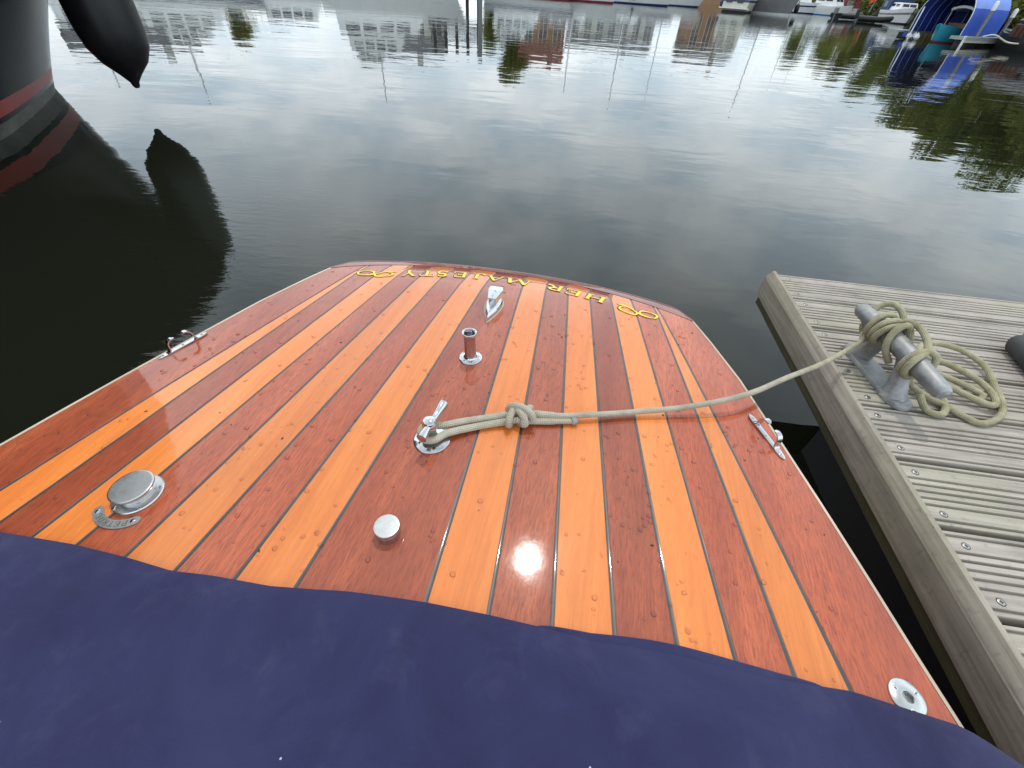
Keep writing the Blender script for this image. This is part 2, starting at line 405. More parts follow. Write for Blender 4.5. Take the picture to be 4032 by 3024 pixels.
def plank(name, fl, fr, vend, mat, nv=26, label=None):
    """fl, fr: left and right edge as functions of v; vend(x): far end"""
    m = MB(); rows = []
    prof = [(0, 0.0, -.008), (0, 0.0, -.0009), (0, .0009, 0), (0, .003, 0), (.25, 0, 0), (.5, 0, 0), (.75, 0, 0), (1, -.003, 0), (1, -.0009, 0), (1, 0.0, -.0009), (1, 0.0, -.008)]
    for k in range(nv + 1):
        t = k / nv; row = []
        for a, off, h in prof:
            x0, x1 = fl(0.68), fr(0.68); xe = x0 + (x1 - x0) * a; ve = vend(xe)
            xe = fl(ve) + (fr(ve) - fl(ve)) * a; ve = vend(xe)
            v = V0 + (ve - 0.0012 - V0) * (t ** 0.85); x = fl(v) + (fr(v) - fl(v)) * a + off
            row.append((x, v, dz(x, v) + h))
        rows.append(row)
    last = [(x, y, z) for x, y, z in rows[-1]]
    rows.append([(x, y + .0009, z - .0009) for x, y, z in last]); rows.append([(x, y + .0009, z - .009) for x, y, z in last])
    m.grid(rows)
    o = m.build(name, mat, boat)
    if label: o['label'] = label
    return o
plank('deck_plank', lambda v: -seam(0, v) + gap(v), lambda v: seam(0, v) - gap(v), Mg, M['mahogany'], label='wide dark king plank on the centreline')
for i in range(7):
    mt = M['maple'] if i % 2 == 0 else M['mahogany']
    for sgn in (1, -1):
        a = (lambda v, i=i: seam(i, v) + gap(v)); b = (lambda v, i=i: max(seam(i + 1, v) - gap(v), seam(i, v) + gap(v) + .0025))
        if sgn > 0: plank('deck_plank', a, b, Mg, mt)
        else: plank('deck_plank', lambda v, b=b: -b(v), lambda v, a=a: -a(v), Mg, mt)
for sgn in (1, -1):
    a = lambda v: seam(7, v) + gap(v); b = lambda v: E_(v) - 0.0045
    if sgn > 0: plank('covering_board', a, b, Mg, M['mahogany'])
    else: plank('covering_board', lambda v: -b(v), lambda v: -a(v), Mg, M['mahogany'])
# caulked seams
for i in range(8):
    for sgn in (1, -1):
        m = MB(); rows = []
        for k in range(41):
            v = V0 + (Mg(STOP[i]) + .001 - V0) * k / 40; x = seam(i, v) * sgn; g = gap(v)
            rows.append([(x + q * g, v, dz(x, v) + h) for q, h in ((-1.3, -.0006), (-.8, -.0008), (0, -.0013), (.8, -.0008), (1.3, -.0006))])
        m.grid(rows); m.build('caulk_seam', M['caulk'], boat)
# margin board along the transom
m = MB(); rows = []
for k in range(61):
    x = -0.573 + 1.146 * k / 60; a = Mg(x); b = max(Tr(x) - .004, a + .004)
    pts = [(a, -.009), (a, -.0009), (a + .0009, 0)] + [(a + (b - a) * q, .0 if q < .95 else -.0015) for q in (.08, .3, .55, .8, .93, 1)] + [(b + .001, -.02)]
    rows.append([(x, v, dz(x, v) + h + .0012) for v, h in pts])
m.grid(rows); m.build('margin_board', M['margin'], boat)
# pale bead round the deck edge
for sgn in (1, -1):
    path = [(E_(v) * sgn, v) for v in [V0 + (0.60 - V0) * k / 40 for k in range(41)]]
    m = MB(); rows = []
    for x, v in path:
        rows.append([(x + sgn * q, v, dz(x, v) + h) for q, h in ((-.0042, -.01), (-.0042, .0002), (-.0018, .0006), (.0, .0014), (.0008, .0006), (.0010, -.012))])
    m.grid(rows); m.build('edge_bead', M['edge'], boat)
m = MB(); rows = []
for k in range(61):
    x = -0.575 + 1.15 * k / 60; v = Tr(x)
    rows.append([(x, v + q, dz(x, v) + h) for q, h in ((-.0035, -.01), (-.0035, .0006), (-.002, .0018), (.001, .0016), (.002, .0), (.002, -.012))])
m.grid(rows); m.build('edge_bead', M['margin'], boat)
# sub-deck and hull sides
outl = [(E_(v), v) for v in [-1.7 + 2.3 * k / 30 for k in range(31)]] + [(.575 - 1.15 * k / 24, Tr(.575 - 1.15 * k / 24)) for k in range(25)] + [(-E_(v), v) for v in [0.6 - 2.3 * k / 30 for k in range(31)]]
m = MB(); m.add([(x * .995, v - .003, dz(x, v) - .0075) for x, v in outl], [tuple(range(len(outl)))])
rows = []
for h, s_, sv in ((-.006, .997, 0), (-.05, .985, .012), (-.2, .95, .03), (-.45, .88, .05), (-.6, .7, 0)):
    rows.append([(x * s_, v + (sv if v > .55 else 0) - .002, dz(x, v) + h) for x, v in outl])
m.grid(rows); m.build('hull', M['mahogany'], boat)

# ---- letters: strokes as ribbons
def ribbon(pts, w):
    P = [Vector((x, y)) for x, y in pts]; n = len(P); L, R = [], []
    for i in range(n):
        d = P[min(i + 1, n - 1)] - P[max(i - 1, 0)]; d.normalize(); q = Vector((-d.y, d.x))
        ww = (w[i] if isinstance(w, list) else w) / 2
        L.append(P[i] + q * ww); R.append(P[i] - q * ww)
    return L, R
def arc(cx, cy, rx, ry, a0, a1, n=12): return [(cx + rx * math.cos(math.radians(a0 + (a1 - a0) * k / n)), cy + ry * math.sin(math.radians(a0 + (a1 - a0) * k / n))) for k in range(n + 1)]
TK, TN = 0.2, 0.085
def serif(x, y, w=0.36): return ([(x - w / 2, y), (x + w / 2, y)], 0.06)
def vary(pts, a, b): return (pts, [a + (b - a) * math.sin(PI * k / (len(pts) - 1)) for k in range(len(pts))])
GL = {
 'H': (1.15, [([(.2, 0), (.2, 1)], TK), ([(.95, 0), (.95, 1)], TK), ([(.2, .55), (.6, .5), (.95, .55)], TN), serif(.2, .03), serif(.2, .97), serif(.95, .03), serif(.95, .97)]),
 'E': (.95, [([(.2, 0), (.2, 1)], TK), ([(.2, .96), (.85, .96)], TN), ([(.2, .52), (.62, .52)], TN), ([(.2, .04), (.92, .05)], TN), ([(.86, .98), (.83, .72)], .07), ([(.93, .02), (.95, .3)], .08), ([(.62, .4), (.62, .64)], .06)]),
 'R': (1.1, [([(.2, 0), (.2, 1)], TK), vary([(.2, .96)] + arc(.45, .73, .38, .23, 90, -90) + [(.2, .5)], TN, TK), ([(.5, .5), (.75, .15), (1.08, .0)], TK * .85), serif(.2, .03), serif(.2, .97, .3)]),
 'M': (1.5, [([(.12, 0), (.3, 1)], TN), ([(.3, 1), (.72, .05)], TK), ([(.72, .05), (1.15, 1)], TN), ([(1.15, 1), (1.32, 0)], TK), serif(.12, .03), serif(1.32, .03)]),
 'A': (1.2, [([(.1, 0), (.6, 1)], TN), ([(.6, 1), (1.05, 0)], TK), ([(.3, .36), (.9, .36)], TN), serif(.1, .03, .3), serif(1.05, .03)]),
 'J': (.9, [([(.6, 1), (.6, .3)], TK), vary([(.6, .3)] + arc(.36, .25, .24, .3, 0, -150), TK, TN), serif(.6, .97, .4), ([(.1, .12), (.2, .16)], .18)]),
 'S': (.85, [vary(arc(.42, .74, .3, .23, 30, 250) + arc(.42, .27, .33, .25, 80, -150), TN, TK * 1.1), ([(.7, .98), (.68, .72)], .07), ([(.1, .02), (.1, .3)], .07)]),
 'T': (1.05, [([(.52, 0), (.52, 1)], TK), ([(.05, .96), (1.0, .96)], TN), ([(.07, .98), (.04, .72)], .07), ([(.98, .98), (1.01, .72)], .07), serif(.52, .03)]),
 'Y': (1.15, [([(.57, 0), (.57, .48)], TK), ([(.57, .45), (.16, 1)], TK), ([(.57, .45), (1.0, 1)], TN), serif(.57, .03), serif(.16, .97, .34), serif(1.0, .97, .3)]),
 'P': (.95, [([(.2, 0), (.2, 1)], TK), vary([(.2, .96)] + arc(.45, .72, .38, .25, 90, -90) + [(.2, .47)], TN, TK), serif(.2, .03)]),
 'O': (1.1, [vary(arc(.55, .5, .42, .46, 90, 270), TN, TK), vary(arc(.55, .5, .42, .46, 270, 450), TN, TK)]),
 'L': (.85, [([(.2, 0), (.2, 1)], TK), ([(.2, .04), (.8, .05)], TN), ([(.8, .02), (.82, .28)], .07)])}
def glyph_mesh(m, strokes, to, h0, mi):
    for k, (pts, w) in enumerate(strokes):
        L, R = ribbon(pts, w); hh = h0 + 0.00006 * k
        rows = [[to(p.x, p.y, hh) for p in L], [to(p.x, p.y, hh) for p in R]]
        m.grid(rows, mi)
def deck_letter(ch, uc, vnear, vfar, width, name='letter'):
    wd, st = GL[ch]; vm = (vnear + vfar) / 2; vnear, vfar = vm + (vnear - vm) * .88, vm + (vfar - vm) * .88; width *= .92; h = vfar - vnear; phi = math.atan(-0.92 * uc); cx, cy = uc, (vnear + vfar) / 2
    c, s = math.cos(phi), math.sin(phi)
    def to(ox, oy):
        def f(x, y, hh):
            a = (x / wd - .5) * width; b = (y - .5) * h
            X = cx - (a * c - b * s) + ox; Y = cy - (a * s + b * c) + oy
            return (X, Y, dz(X, Y) + hh)
        return f
    m = MB(); glyph_mesh(m, st, to(-.0038, .0022), .0006, 1); glyph_mesh(m, st, to(0, 0), .0016, 0)
    m.build(name, [M['gold'], M['ink']], boat, False)
for ch, uc, vn, vf, w in (('H', .286, .624, .668, .070), ('E', .218, .640, .684, .054), ('R', .156, .653, .699, .058), ('M', .036, .660, .706, .090), ('A', -.039, .660, .705, .060),
                          ('J', -.092, .656, .705, .050), ('E', -.153, .648, .698, .045), ('S', -.211, .636, .686, .038), ('T', -.258, .625, .672, .052), ('Y', -.314, .608, .656, .050)):
    deck_letter(ch, uc, vn, vf, w)
FA = [(-.355, .629), (-.373, .625), (-.389, .618), (-.402, .607), (-.412, .592), (-.404, .583), (-.382, .588), (-.365, .597), (-.36, .608), (-.365, .616), (-.377, .615)]
FB = [(-.398, .609), (-.413, .595), (-.428, .586), (-.447, .580), (-.461, .580), (-.468, .587), (-.468, .598), (-.45, .607), (-.43, .61), (-.421, .605), (-.420, .595), (-.427, .590)]
for sgn in (1, -1):
    m = MB()
    for ox, oy, hh, mi in ((-.0035, .002, .0006, 1), (0, 0, .0016, 0)):
        for kk, P in enumerate((FA, FB)):
            pts = [(p.x, p.y) for p in catmull([(x, y, 0) for x, y in P], 4)]; n = len(pts)
            if sgn < 0: pts = [(-x, y) for x, y in pts]
            L, R = ribbon(pts, [.0026 + .0042 * abs(math.sin(3.2 * PI * k / n)) for k in range(n)])
            m.grid([[(p.x + ox, p.y + oy, dz(p.x, p.y) + hh + .0001 * kk) for p in S_] for S_ in (L, R)], mi)
    m.build('flourish', [M['gold'], M['ink']], boat, False)

# ---- deck fittings (built at their own origin, standing on the deck)
def fit(name, u, v, rz=0.0, label=None):
    o = empty(name, (u, v, dz(u, v) + .0002), (0, math.atan(.04 * u), rz)); o.parent = boat
    if label: o['label'] = label
    return o
def screw_mesh(r=.0042, mat='chrome'):
    m = MB(); m.lathe([(r * 1.0, 0), (r, .0006), (r * .75, .0011), (.0001, .0013)], seg=14)
    m.box(-r * .75, r * .75, -r * .12, r * .12, .0008, .0014, 1)
    return m.mesh('screw', [M[mat], M['dark_hole']])
SCREW = screw_mesh()
def screws(par, pts, z=.003, name='screw'):
    for k, (x, y) in enumerate(pts):
        s = link(name, SCREW, par); s.location = (x, y, z); s.rotation_euler = (0, 0, .7 + 1.3 * k)
# mooring bitt with crossbar
f = fit('crossbar_bitt', 0, 0)
m = MB(); m.lathe([(.0375, 0), (.0375, .0025), (.0355, .0042), (.020, .0052), (.0145, .008), (.0118, .014), (.0112, .034), (.0135, .040), (.0155, .047), (.0155, .053), (.012, .0595), (.006, .062), (.0002, .0625)], seg=40); m.build('base', M['chrome'], f)
m = MB()
d = Vector((.012, .0985, .004)).normalized(); c0 = Vector((.003, .008, .050))
m.tube([c0 + d * t for t in (-.047, -.0465, -.040, -.025, -.012, .012, .025, .040, .0495, .05)], [.009, .0105, .0103, .0083, .0072, .0072, .0083, .0103, .0105, .009], 22); m.build('crossbar', M['chrome'], f)
screws(f, [(-.022, -.017), (.014, -.0245), (.026, .012), (-.012, .026)], .0042)
# flagstaff socket
f = fit('flagstaff_socket', .001, .271)
m = MB(); m.lathe([(.029, 0), (.029, .002), (.0265, .0042), (.0175, .0055), (.0152, .009), (.0148, .012), (.0145, .068), (.0150, .070), (.0178, .072), (.0186, .0755), (.0178, .079), (.0155, .0795), (.0132, .078), (.0128, .070)], seg=36)
m.lathe([(.0128, .070), (.0128, .030), (.0002, .030)], seg=36, mi=1); m.build('socket', [M['chrome'], M['dark_hole']], f)
screws(f, [(-.012, -.019), (.0085, -.0205), (.0215, .004), (-.0205, .009), (.002, .022)], .0044)
# stern light
f = fit('stern_light', 0, .50, math.radians(1))
def tear(s, n=36, back=.062, front=-.072, w=.027):
    pts = []
    for k in range(n):
        a = 2 * PI * k / n; y = math.sin(a); x = math.cos(a)
        yy = y * (back if y > 0 else -front); t = (yy - front) / (back - front)
        ww = w * min(1, (t * 1.45) ** .5) if t > 0 else 0
        pts.append((x * ww * s if abs(y) < 1 else 0, yy * (1 - (1 - s) * .6)))
    return pts
m = MB(); P = tear(1.06); m.prism(P, 0, .004); m.build('gasket', M['ivory'], f)
m = MB(); rows = []
for s_, z in ((1.0, .0042), (1.0, .010), (.95, .014), (.78, .019), (.5, .022), (.05, .0225)): rows.append([(x, y, z) for x, y in tear(s_)])
m.grid(rows, 0, True, True); m.build('light_body', M['chrome'], f)
m = MB(); trap = [(-.0125, -.012), (.0125, -.012), (.0215, .035), (.019, .052), (-.019, .052), (-.0215, .035)]
m.prism([(x * .86, y * .9 + .002) for x, y in trap], .016, .038); m.build('lens', M['amber'], f, False)
m = MB(); m.prism([(x * .6, y * .5 - .007) for x, y in trap], .015, .0385); m.build('lamp_housing', M['chrome'], f, False)
m = MB(); rows = []
for s_, z in ((.96, .0375), (1.0, .0385), (1.0, .0415), (.97, .043), (.6, .0438), (.02, .044)): rows.append([(x * s_, (y - .02) * s_ + .02, z) for x, y in trap])
m.grid(rows, 0, True, True); m.build('light_cap', M['chrome'], f, True)
screws(f, [(0, .0), (.001, .026)], .0435)
# fuel filler with its name plate
f = fit('fuel_filler', -.466, -.244); f.scale = (.93, .93, .95)
m = MB(); m.lathe([(.044, 0), (.044, .003), (.0425, .0048), (.033, .0058), (.031, .0062)], seg=44); m.build('flange', M['satin'], f)
m = MB(); m.lathe([(.031, .006), (.031, .012), (.0285, .0135), (.030, .015), (.0365, .024), (.0372, .0255), (.0372, .0275), (.0368, .0287), (.0362, .02915), (.0350, .0293), (.0335, .02932), (.0002, .02934)], (.002, .0005, 0), seg=44); m.build('cap', M['satin'], f)
screws(f, [(.032, .022), (-.014, -.0365), (-.037, -.006), (.030, -.026), (-.02, .034)], .0052)
m = MB(); a0, a1, ri, ro = math.radians(224), math.radians(314), .051, .068; top, bot = [], []
cen = Vector((.0, -.004)); outp = []
for k in range(19): a = a0 + (a1 - a0) * k / 18; outp.append((cen.x + ro * math.cos(a), cen.y + ro * math.sin(a)))
for k in range(1, 6): a = a1 + PI * k / 6; q = Vector((math.cos(a1), math.sin(a1))) * (ri + ro) / 2; outp.append((cen.x + q.x + (ro - ri) / 2 * math.cos(a), cen.y + q.y + (ro - ri) / 2 * math.sin(a)))
for k in range(19): a = a1 + (a0 - a1) * k / 18; outp.append((cen.x + ri * math.cos(a), cen.y + ri * math.sin(a)))
for k in range(1, 6): a = a0 + PI + PI * k / 6; q = Vector((math.cos(a0), math.sin(a0))) * (ri + ro) / 2; outp.append((cen.x + q.x + (ro - ri) / 2 * math.cos(a), cen.y + q.y + (ro - ri) / 2 * math.sin(a)))
m.prism(outp, 0, .003); pl = m.build('name_plate', M['satin'], f, False)
m = MB()
for k, ch in enumerate('PETROL'):
    aa = math.radians(304 - 70 * (k + .5) / 6); wd, st = GL[ch]; rc = (ri + ro) / 2
    ex = Vector((math.sin(aa), -math.cos(aa))); ey = Vector((math.cos(aa), math.sin(aa)))
    def to(x, y, hh, aa=aa, ex=ex, ey=ey, wd=wd, rc=rc):
        q = cen + ey * rc - ey * 0 + ex * ((x / wd - .5) * .0095) + ey * ((.5 - y) * -.0105)
        return (q.x, q.y, hh)
    glyph_mesh(m, st, to, .0032, 0)
m.build('plate_lettering', simple('worn_engraving', (.10, .10, .09), .6), f, False)
screws(f, [(cen.x + (ri + ro) / 2 * math.cos(a), cen.y + (ri + ro) / 2 * math.sin(a)) for a in (a0 + .06, a1 - .06)], .003)
# small filler cap on the king plank
f = fit('vent_cap', .0, -.209)
m = MB(); m.lathe([(.0212, 0), (.0212, .0165), (.0206, .017)], seg=40); m.build('collar', M['chrome'], f)
m = MB(); m.lathe([(.0206, .0172), (.0216, .0176), (.0218, .0228), (.0214, .0240), (.0209, .0246), (.0202, .02475), (.0190, .02478), (.0002, .0248)], seg=40); m.build('lid', M['satin'], f)
# round plate with bore
f = fit('deck_plate', .786, -.261); f.scale = (.68, .68, .8)
m = MB(); m.lathe([(.0335, 0), (.0335, .0022), (.0315, .0038), (.0125, .0048), (.0108, .0046), (.0098, .003)], seg=40); m.lathe([(.0098, .003), (.0098, -.0005), (.0002, -.0005)], seg=24, mi=1)
m.build('plate', [M['satin'], M['dark_hole']], f)
screws(f, [(.0195, .0115), (-.0195, .0125), (.0, -.023)], .004)
# fairleads
def fairlead(u, v, rz):
    f = fit('fairlead', u, v, rz)
    w = .020; th = .0040
    def strip(path, widths, nm):
        m = MB(); rows = []; n = len(path)
        for i, (x, z) in enumerate(path):
            ax_, az_ = path[max(i - 1, 0)]; bx_, bz_ = path[min(i + 1, n - 1)]
            d = Vector((bx_ - ax_, 0, bz_ - az_)).normalized(); q = Vector((-d.z, 0, d.x)); c = Vector((x, 0, z)); ww = widths[i] / 2
            rows.append([c + q * th / 2 + Vector((0, -ww, 0)), c + q * th / 2 * 1.25, c + q * th / 2 + Vector((0, ww, 0)), c - q * th / 2 + Vector((0, ww, 0)), c - q * th / 2 + Vector((0, -ww, 0))])
        m.grid(rows, 0, True, True); return m.build(nm, M['chrome'], f)
    base = [(-.080, .0025), (-.070, .0028), (-.052, .003), (-.03, .003), (0, .0028), (.03, .003), (.052, .003), (.070, .0028), (.080, .0025)]
    f.scale = (.78, .78, .80)
    strip(base, [.003, .013, .016, .013, .013, .013, .016, .013, .003], 'base')
    for sg in (1, -1):
        p = [(-.052, .003), (-.044, .006), (-.039, .014), (-.038, .024), (-.036, .033), (-.030, .040), (-.021, .0425), (-.012, .0405)]
        p = [(q.x, q.z) for q in catmull([(x * sg, 0, z) for x, z in p], 3)]
        n = len(p); strip(p, [.016 - .003 * (k / n) for k in range(n - 2)] + [.010, .006], 'horn')
    screws(f, [(-.063, 0), (0, 0), (.063, 0)], .0048)
fairlead(.6905, .190, math.radians(-66)); fairlead(-.7175, .141, math.radians(72))

# ---- rain drops on the varnish
def inside(u, v): return abs(u) < E_(v) - .02 and v < Mg(u) - .01 and v > -.30
m = MB(); rnd = random.Random(3); cnt = 0
while cnt < 820:
    u, v = rnd.uniform(-.8, .8), rnd.uniform(-.31, .72)
    if not inside(u, v): continue
    if mnoise.noise((u * 3.1, v * 3.1, 4.0)) < rnd.uniform(-.55, .35): continue
    cnt += 1; r = rnd.choice([.0012, .0014, .0018, .002, .0025, .0032, .0042, .005]); h = r * rnd.uniform(.28, .4)
    el, ang = rnd.uniform(.7, 1.0), rnd.uniform(0, PI); ca, sa = math.cos(ang), math.sin(ang); jit = [rnd.uniform(.85, 1.15) for _ in range(10)]
    rows = []
    for rr, hh in ((1.0, .0), (.9, .45), (.6, .85), (.05, 1.0)):
        row = []
        for k in range(10):
            a = 2 * PI * k / 10; x, y = r * rr * math.cos(a) * jit[k], r * rr * math.sin(a) * el * jit[k]
            X, Y = u + x * ca - y * sa, v + x * sa + y * ca; row.append(tuple(BM @ Vector((X, Y, dz(X, Y) + .0002 + h * hh))))
        rows.append(row)
    m.grid(rows, 0, True)
o = m.build('rain_drops', M['drop']); tag(o, kind='stuff')
m = MB(); cnt = 0
while cnt < 42:
    u, v = rnd.uniform(-.78, .78), rnd.uniform(-.3, .68)
    if not inside(u, v): continue
    cnt += 1; r = rnd.choice([.0008, .001, .0014, .0022]); a = rnd.uniform(0, PI)
    q = [(u + r * math.cos(a + t) * (1 if k % 2 else 1.8), v + r * math.sin(a + t) * (1 if k % 2 else 1.8)) for k, t in enumerate((0, 1.4, 3.0, 4.5))]
    m.add([tuple(BM @ Vector((x, y, dz(x, y) + .0005 + .0004 * (k % 2)))) for k, (x, y) in enumerate(q)], [(0, 1, 2, 3)])
o = m.build('leaf_crumbs', simple('dry_leaf_crumb', (0.05, 0.03, 0.015), 0.9)); tag(o, kind='stuff')

# ---- navy canvas cover
CE = [(-1.3, -.42), (-1.0, -.385), (-.8, -.366), (-.633, -.358), (-.478, -.347), (-.375, -.346), (-.296, -.348), (-.229, -.340), (-.135, -.334), (-.06, -.322), (-.023, -.315), (.049, -.307), (.102, -.302), (.199, -.297), (.292, -.295), (.35, -.296), (.436, -.288), (.478, -.286), (.563, -.285), (.613, -.283), (.706, -.274), (.84, -.282), (.885, -.300), (.96, -.33), (1.1, -.38), (1.3, -.44)]
cover = empty('canvas_cover', tuple(BW(0, -.8, 0)))
tag(cover, 'navy blue canvas cockpit cover with dusty smudges lying over the front of the wooden deck', 'cover')
Lc = Vector(cover.location)
def covz(u, t):
    z = interp([(0, .010), (.012, .017), (.03, .023), (.08, .032), (.2, .046), (.5, .075), (1.6, .14)], t)
    n = mnoise.noise((u * 4.0, t * 3.0, 1.7)) * .010 + mnoise.noise((u * 9.0 + t * 6, t * 5.0, 9.0)) * .0045 + mnoise.noise((u * 2.2, t * 9.0 - u * 4, 3.1)) * .006
    z += n * min(1, t / .07) * 1.15
    z += .0035 * math.sin(u * 34 + t * 20 + 2.0 * mnoise.noise((u * 3, t * 3, 5))) * math.exp(-t / .10) * min(1, t / .03)
    z += .008 * math.exp(-((u - .30 - t * 1.2) / .05) ** 2) * min(1, t / .05)
    if abs(u) > .86: z -= (abs(u) - .86) ** 1.4 * .55
    return z
def coverpt(u, t):
    ue = u; v = interp(CE, ue) - t
    h = covz(u, t); p = BM @ Vector((u, v, 0.5 - .02 * min(u * u, .8) + h)); return p - Lc
rows = []
us = [-1.25 + 2.5 * k / 150 for k in range(151)]
ts = [0, .002, .005, .009, .015, .025] + [.025 + .02 * k for k in range(1, 26)] + [.6, .75, .95, 1.2, 1.5]
m = MB(); 
hem = [[(BM @ Vector((u, interp(CE, u) - q, 0.5 - .02 * min(u * u, .8) + h - (max(0, abs(u) - .86) ** 1.4 * .55)))) - Lc for u in us] for q, h in ((.02, .0015), (.006, .0015), (.001, .003), (-.0008, .006))]
rows = hem + [[coverpt(u, t) for u in us] for t in ts]
m.grid(rows); m.build('canvas_sheet', M['canvas'], cover)
m = MB(); rows = []
for k in range(41):
    u = .27 + .40 * k / 40; e = math.sin(PI * k / 40) ** .6
    row = []
    for q, h in ((.04, .0015), (-.000 - .012 * e, .0018), (-.0016 - .0135 * e, .0045), (.000 - .012 * e, .0072), (.012, .010), (.04, .012)):
        row.append((BM @ Vector((u, interp(CE, u) - q, 0.5 - .02 * u * u + h))) - Lc)
    rows.append(row)
m.grid(rows); m.build('hem_flap', M['canvas'], cover)

# ------------------------------------------------------------------ dock
DA = math.radians(-5.1); DX, DY, DT = .983, 1.516, .43
dock = empty('floating_dock', (DX, DY, 0), (0, 0, DA))
tag(dock, 'weathered grey finger dock of grooved boards with an iron cleat beside the wooden deck', 'dock')
DI = (Matrix.Translation((DX, DY, 0)) @ Matrix.Rotation(DA, 4, 'Z')).inverted()
PW, GP, DL = .176, .0135, 2.6
def board_mesh():
    w = PW - GP; gd, gw = .0065, .0056
    lands = [.0075, .030, .0115, .0115, .0115, .0115, .030, .0075]; tot = sum(lands) + gw * (len(lands) - 1); k = w / tot
    prof = [(-w, -.028), (-w, -.0015)]; y = -w; prof.append((y + .0012, 0))
    for i, l in enumerate(lands):
        y += l * k
        if i < len(lands) - 1:
            prof += [(y - .0008, 0), (y + .0006, -gd), (y + gw * k - .0006, -gd), (y + gw * k + .0008, 0)]; y += gw * k
    prof += [(-.0012, 0), (0, -.0015), (0, -.028)]
    m = MB(); rows = [[(x, yy, z) for yy, z in prof] for x in (0.0, .4, .9, 1.5, DL)]
    m.grid(rows); n = len(prof)
    m.add([(0, yy, z) for yy, z in prof], [tuple(range(n))]); return m.mesh('decking_board', M['deckboard'], False)
BMESH = board_mesh()
dscrew = MB(); dscrew.lathe([(.0062, -.001), (.0062, .0004), (.0052, .0010), (.0002, .0011)], seg=14); dscrew.box(-.0035, .0035, -.0007, .0007, .0007, .0013, 1); dscrew.box(-.0007, .0007, -.0035, .0035, .0007, .0014, 1)
dscrew.lathe([(.0076, .00025), (.0062, .0003)], seg=14, mi=1)
DSC = dscrew.mesh('screw', [chrome('stainless_screw', (0.42, 0.41, 0.38), .35, .2), M['dark_hole']])
rb = random.Random(5)
for i in range(17):
    b = link('decking_board', BMESH, dock); b.location = (.002 + rb.uniform(-.001, .002), -.003 - i * PW, DT + rb.uniform(-.0008, .0008)); b.rotation_euler = (0, rb.uniform(-.0006, .0006), rb.uniform(-.0008, .0008))
    for q in (.030, .136):
        s = link('screw', DSC, b); s.location = (.030 + rb.uniform(-.004, .004), -q, .0003); s.rotation_euler = (0, 0, rb.uniform(0, PI))
def fascia_board():
    m = MB(); rows = []
    for k in range(31):
        y = .004 - 3.1 * k / 30; j = mnoise.noise((y * 3, 0, 0)) * .0012
        rows.append([(-.032 + j, y, .337), (-.033 + j, y, .352), (-.032, y, DT - .020 + j), (-.0295, y, DT - .014 + j), (-.016, y, DT + .008), (-.006, y, DT + .010), (-.002, y, DT + .006), (-.002, y, .337)])
    m.grid(rows, 0, True, True); return m.build('fascia_board', M['fascia'], dock, False)
fascia_board()
m = MB(); m.grid([[(-.022 + .003 * mnoise.noise((k * .7, 0, 3)), .0 - 3.1 * k / 40, z) for z in (.300, .3365)] for k in range(41)]); m.build('lower_rail', M['underwood2'], dock, False)
m = MB(); m.box(.0, DL, -.028, -.004, .337, DT - .030); m.build('end_beam', M['underwood'], dock, False)
for x in (.05, .8, 1.6, 2.4):
    m = MB(); m.box(x, x + .07, -3.0, -.03, .30, DT - .0285); m.build('joist', M['underwood'], dock, False)
for y in (-1.1, -2.6):
    m = MB(); m.box(.14, 2.3, y - .6, y + .6, -.25, .30); m.build('float', M['float'], dock, False)
# iron cleat bolted to the boards
cx_, cya, cyb = 1.030, 1.078, .802
m = MB(); pl = []
for k in range(13): a = PI * k / 12; pl.append((cx_ + .031 * math.cos(a), cya - .031 + .031 * math.sin(a)))
for k in range(13): a = PI + PI * k / 12; pl.append((cx_ + .031 * math.cos(a), cyb + .031 + .031 * math.sin(a)))
rows = [[DI @ Vector((cx_ + (x - cx_) * s_, .94 + (y - .94) * (1 - (1 - s_) * .22), z)) for x, y in pl] for s_, z in ((1, DT + .0006), (1, DT + .009), (.94, DT + .0125), (.5, DT + .014))]
m.grid(rows, 0, True, True)
hz = .540
for sg in (1, -1):
    m.tube([DI @ Vector(p) for p in catmull([(cx_, .94 + sg * .085, DT + .004), (cx_ - .001, .94 + sg * .074, DT + .030), (cx_ - .003, .94 + sg * .058, DT + .070), (cx_ - .007, .94 + sg * .038, hz)], 4)], [.034, .031, .028, .026, .0245, .023, .022, .021, .020, .0195, .019, .019, .019], 14)
hp = [(1.020, 1.122, hz - .002), (1.020, 1.119, hz - .001), (1.020, 1.108, hz), (1.0205, 1.07, hz + .001), (1.021, 1.0, hz + .003), (1.021, .94, hz + .004), (1.021, .88, hz + .003), (1.020, .81, hz + .001), (1.019, .765, hz), (1.019, .753, hz - .001), (1.019, .750, hz - .002)]
m.tube([DI @ Vector(p) for p in hp], [.008, .015, .0205, .0222, .0235, .0245, .0235, .0222, .0205, .015, .008], 18)
cle = m.build('mooring_cleat', M['galv'], dock); cle['label'] = 'galvanised iron horn cleat bolted to the boards'
for y in (1.045, .835):
    m = MB(); m.lathe([(.0145, 0), (.0145, .003), (.012, .0065), (.0002, .008)], DI @ Vector((cx_, y, DT + .0125)), 18); m.build('bolt', M['galv'], cle)
# rubber strip at the right edge of the frame
ru = empty('rubber_fender', (1.56, 1.0, DT)); tag(ru, 'old black rubber fender bar lying across the dock boards at the right edge', 'fender')
m = MB(); m.tube([(.0, .12, .032), (-.001, .117, .033), (-.006, .105, .034), (-.05, -.08, .034), (-.12, -.36, .034), (-.25, -.9, .034)], [.012, .026, .033, .034, .034, .034], 16); m.build('bar', M['rubber'], ru)
m = MB(); m.tube([(.045, .135, .040), (.044, .130, .041), (.04, .118, .041), (.02, .03, .042), (-.06, -.3, .042)], [.015, .03, .038, .04, .04], 16); m.build('bar', M['rubber'], ru)

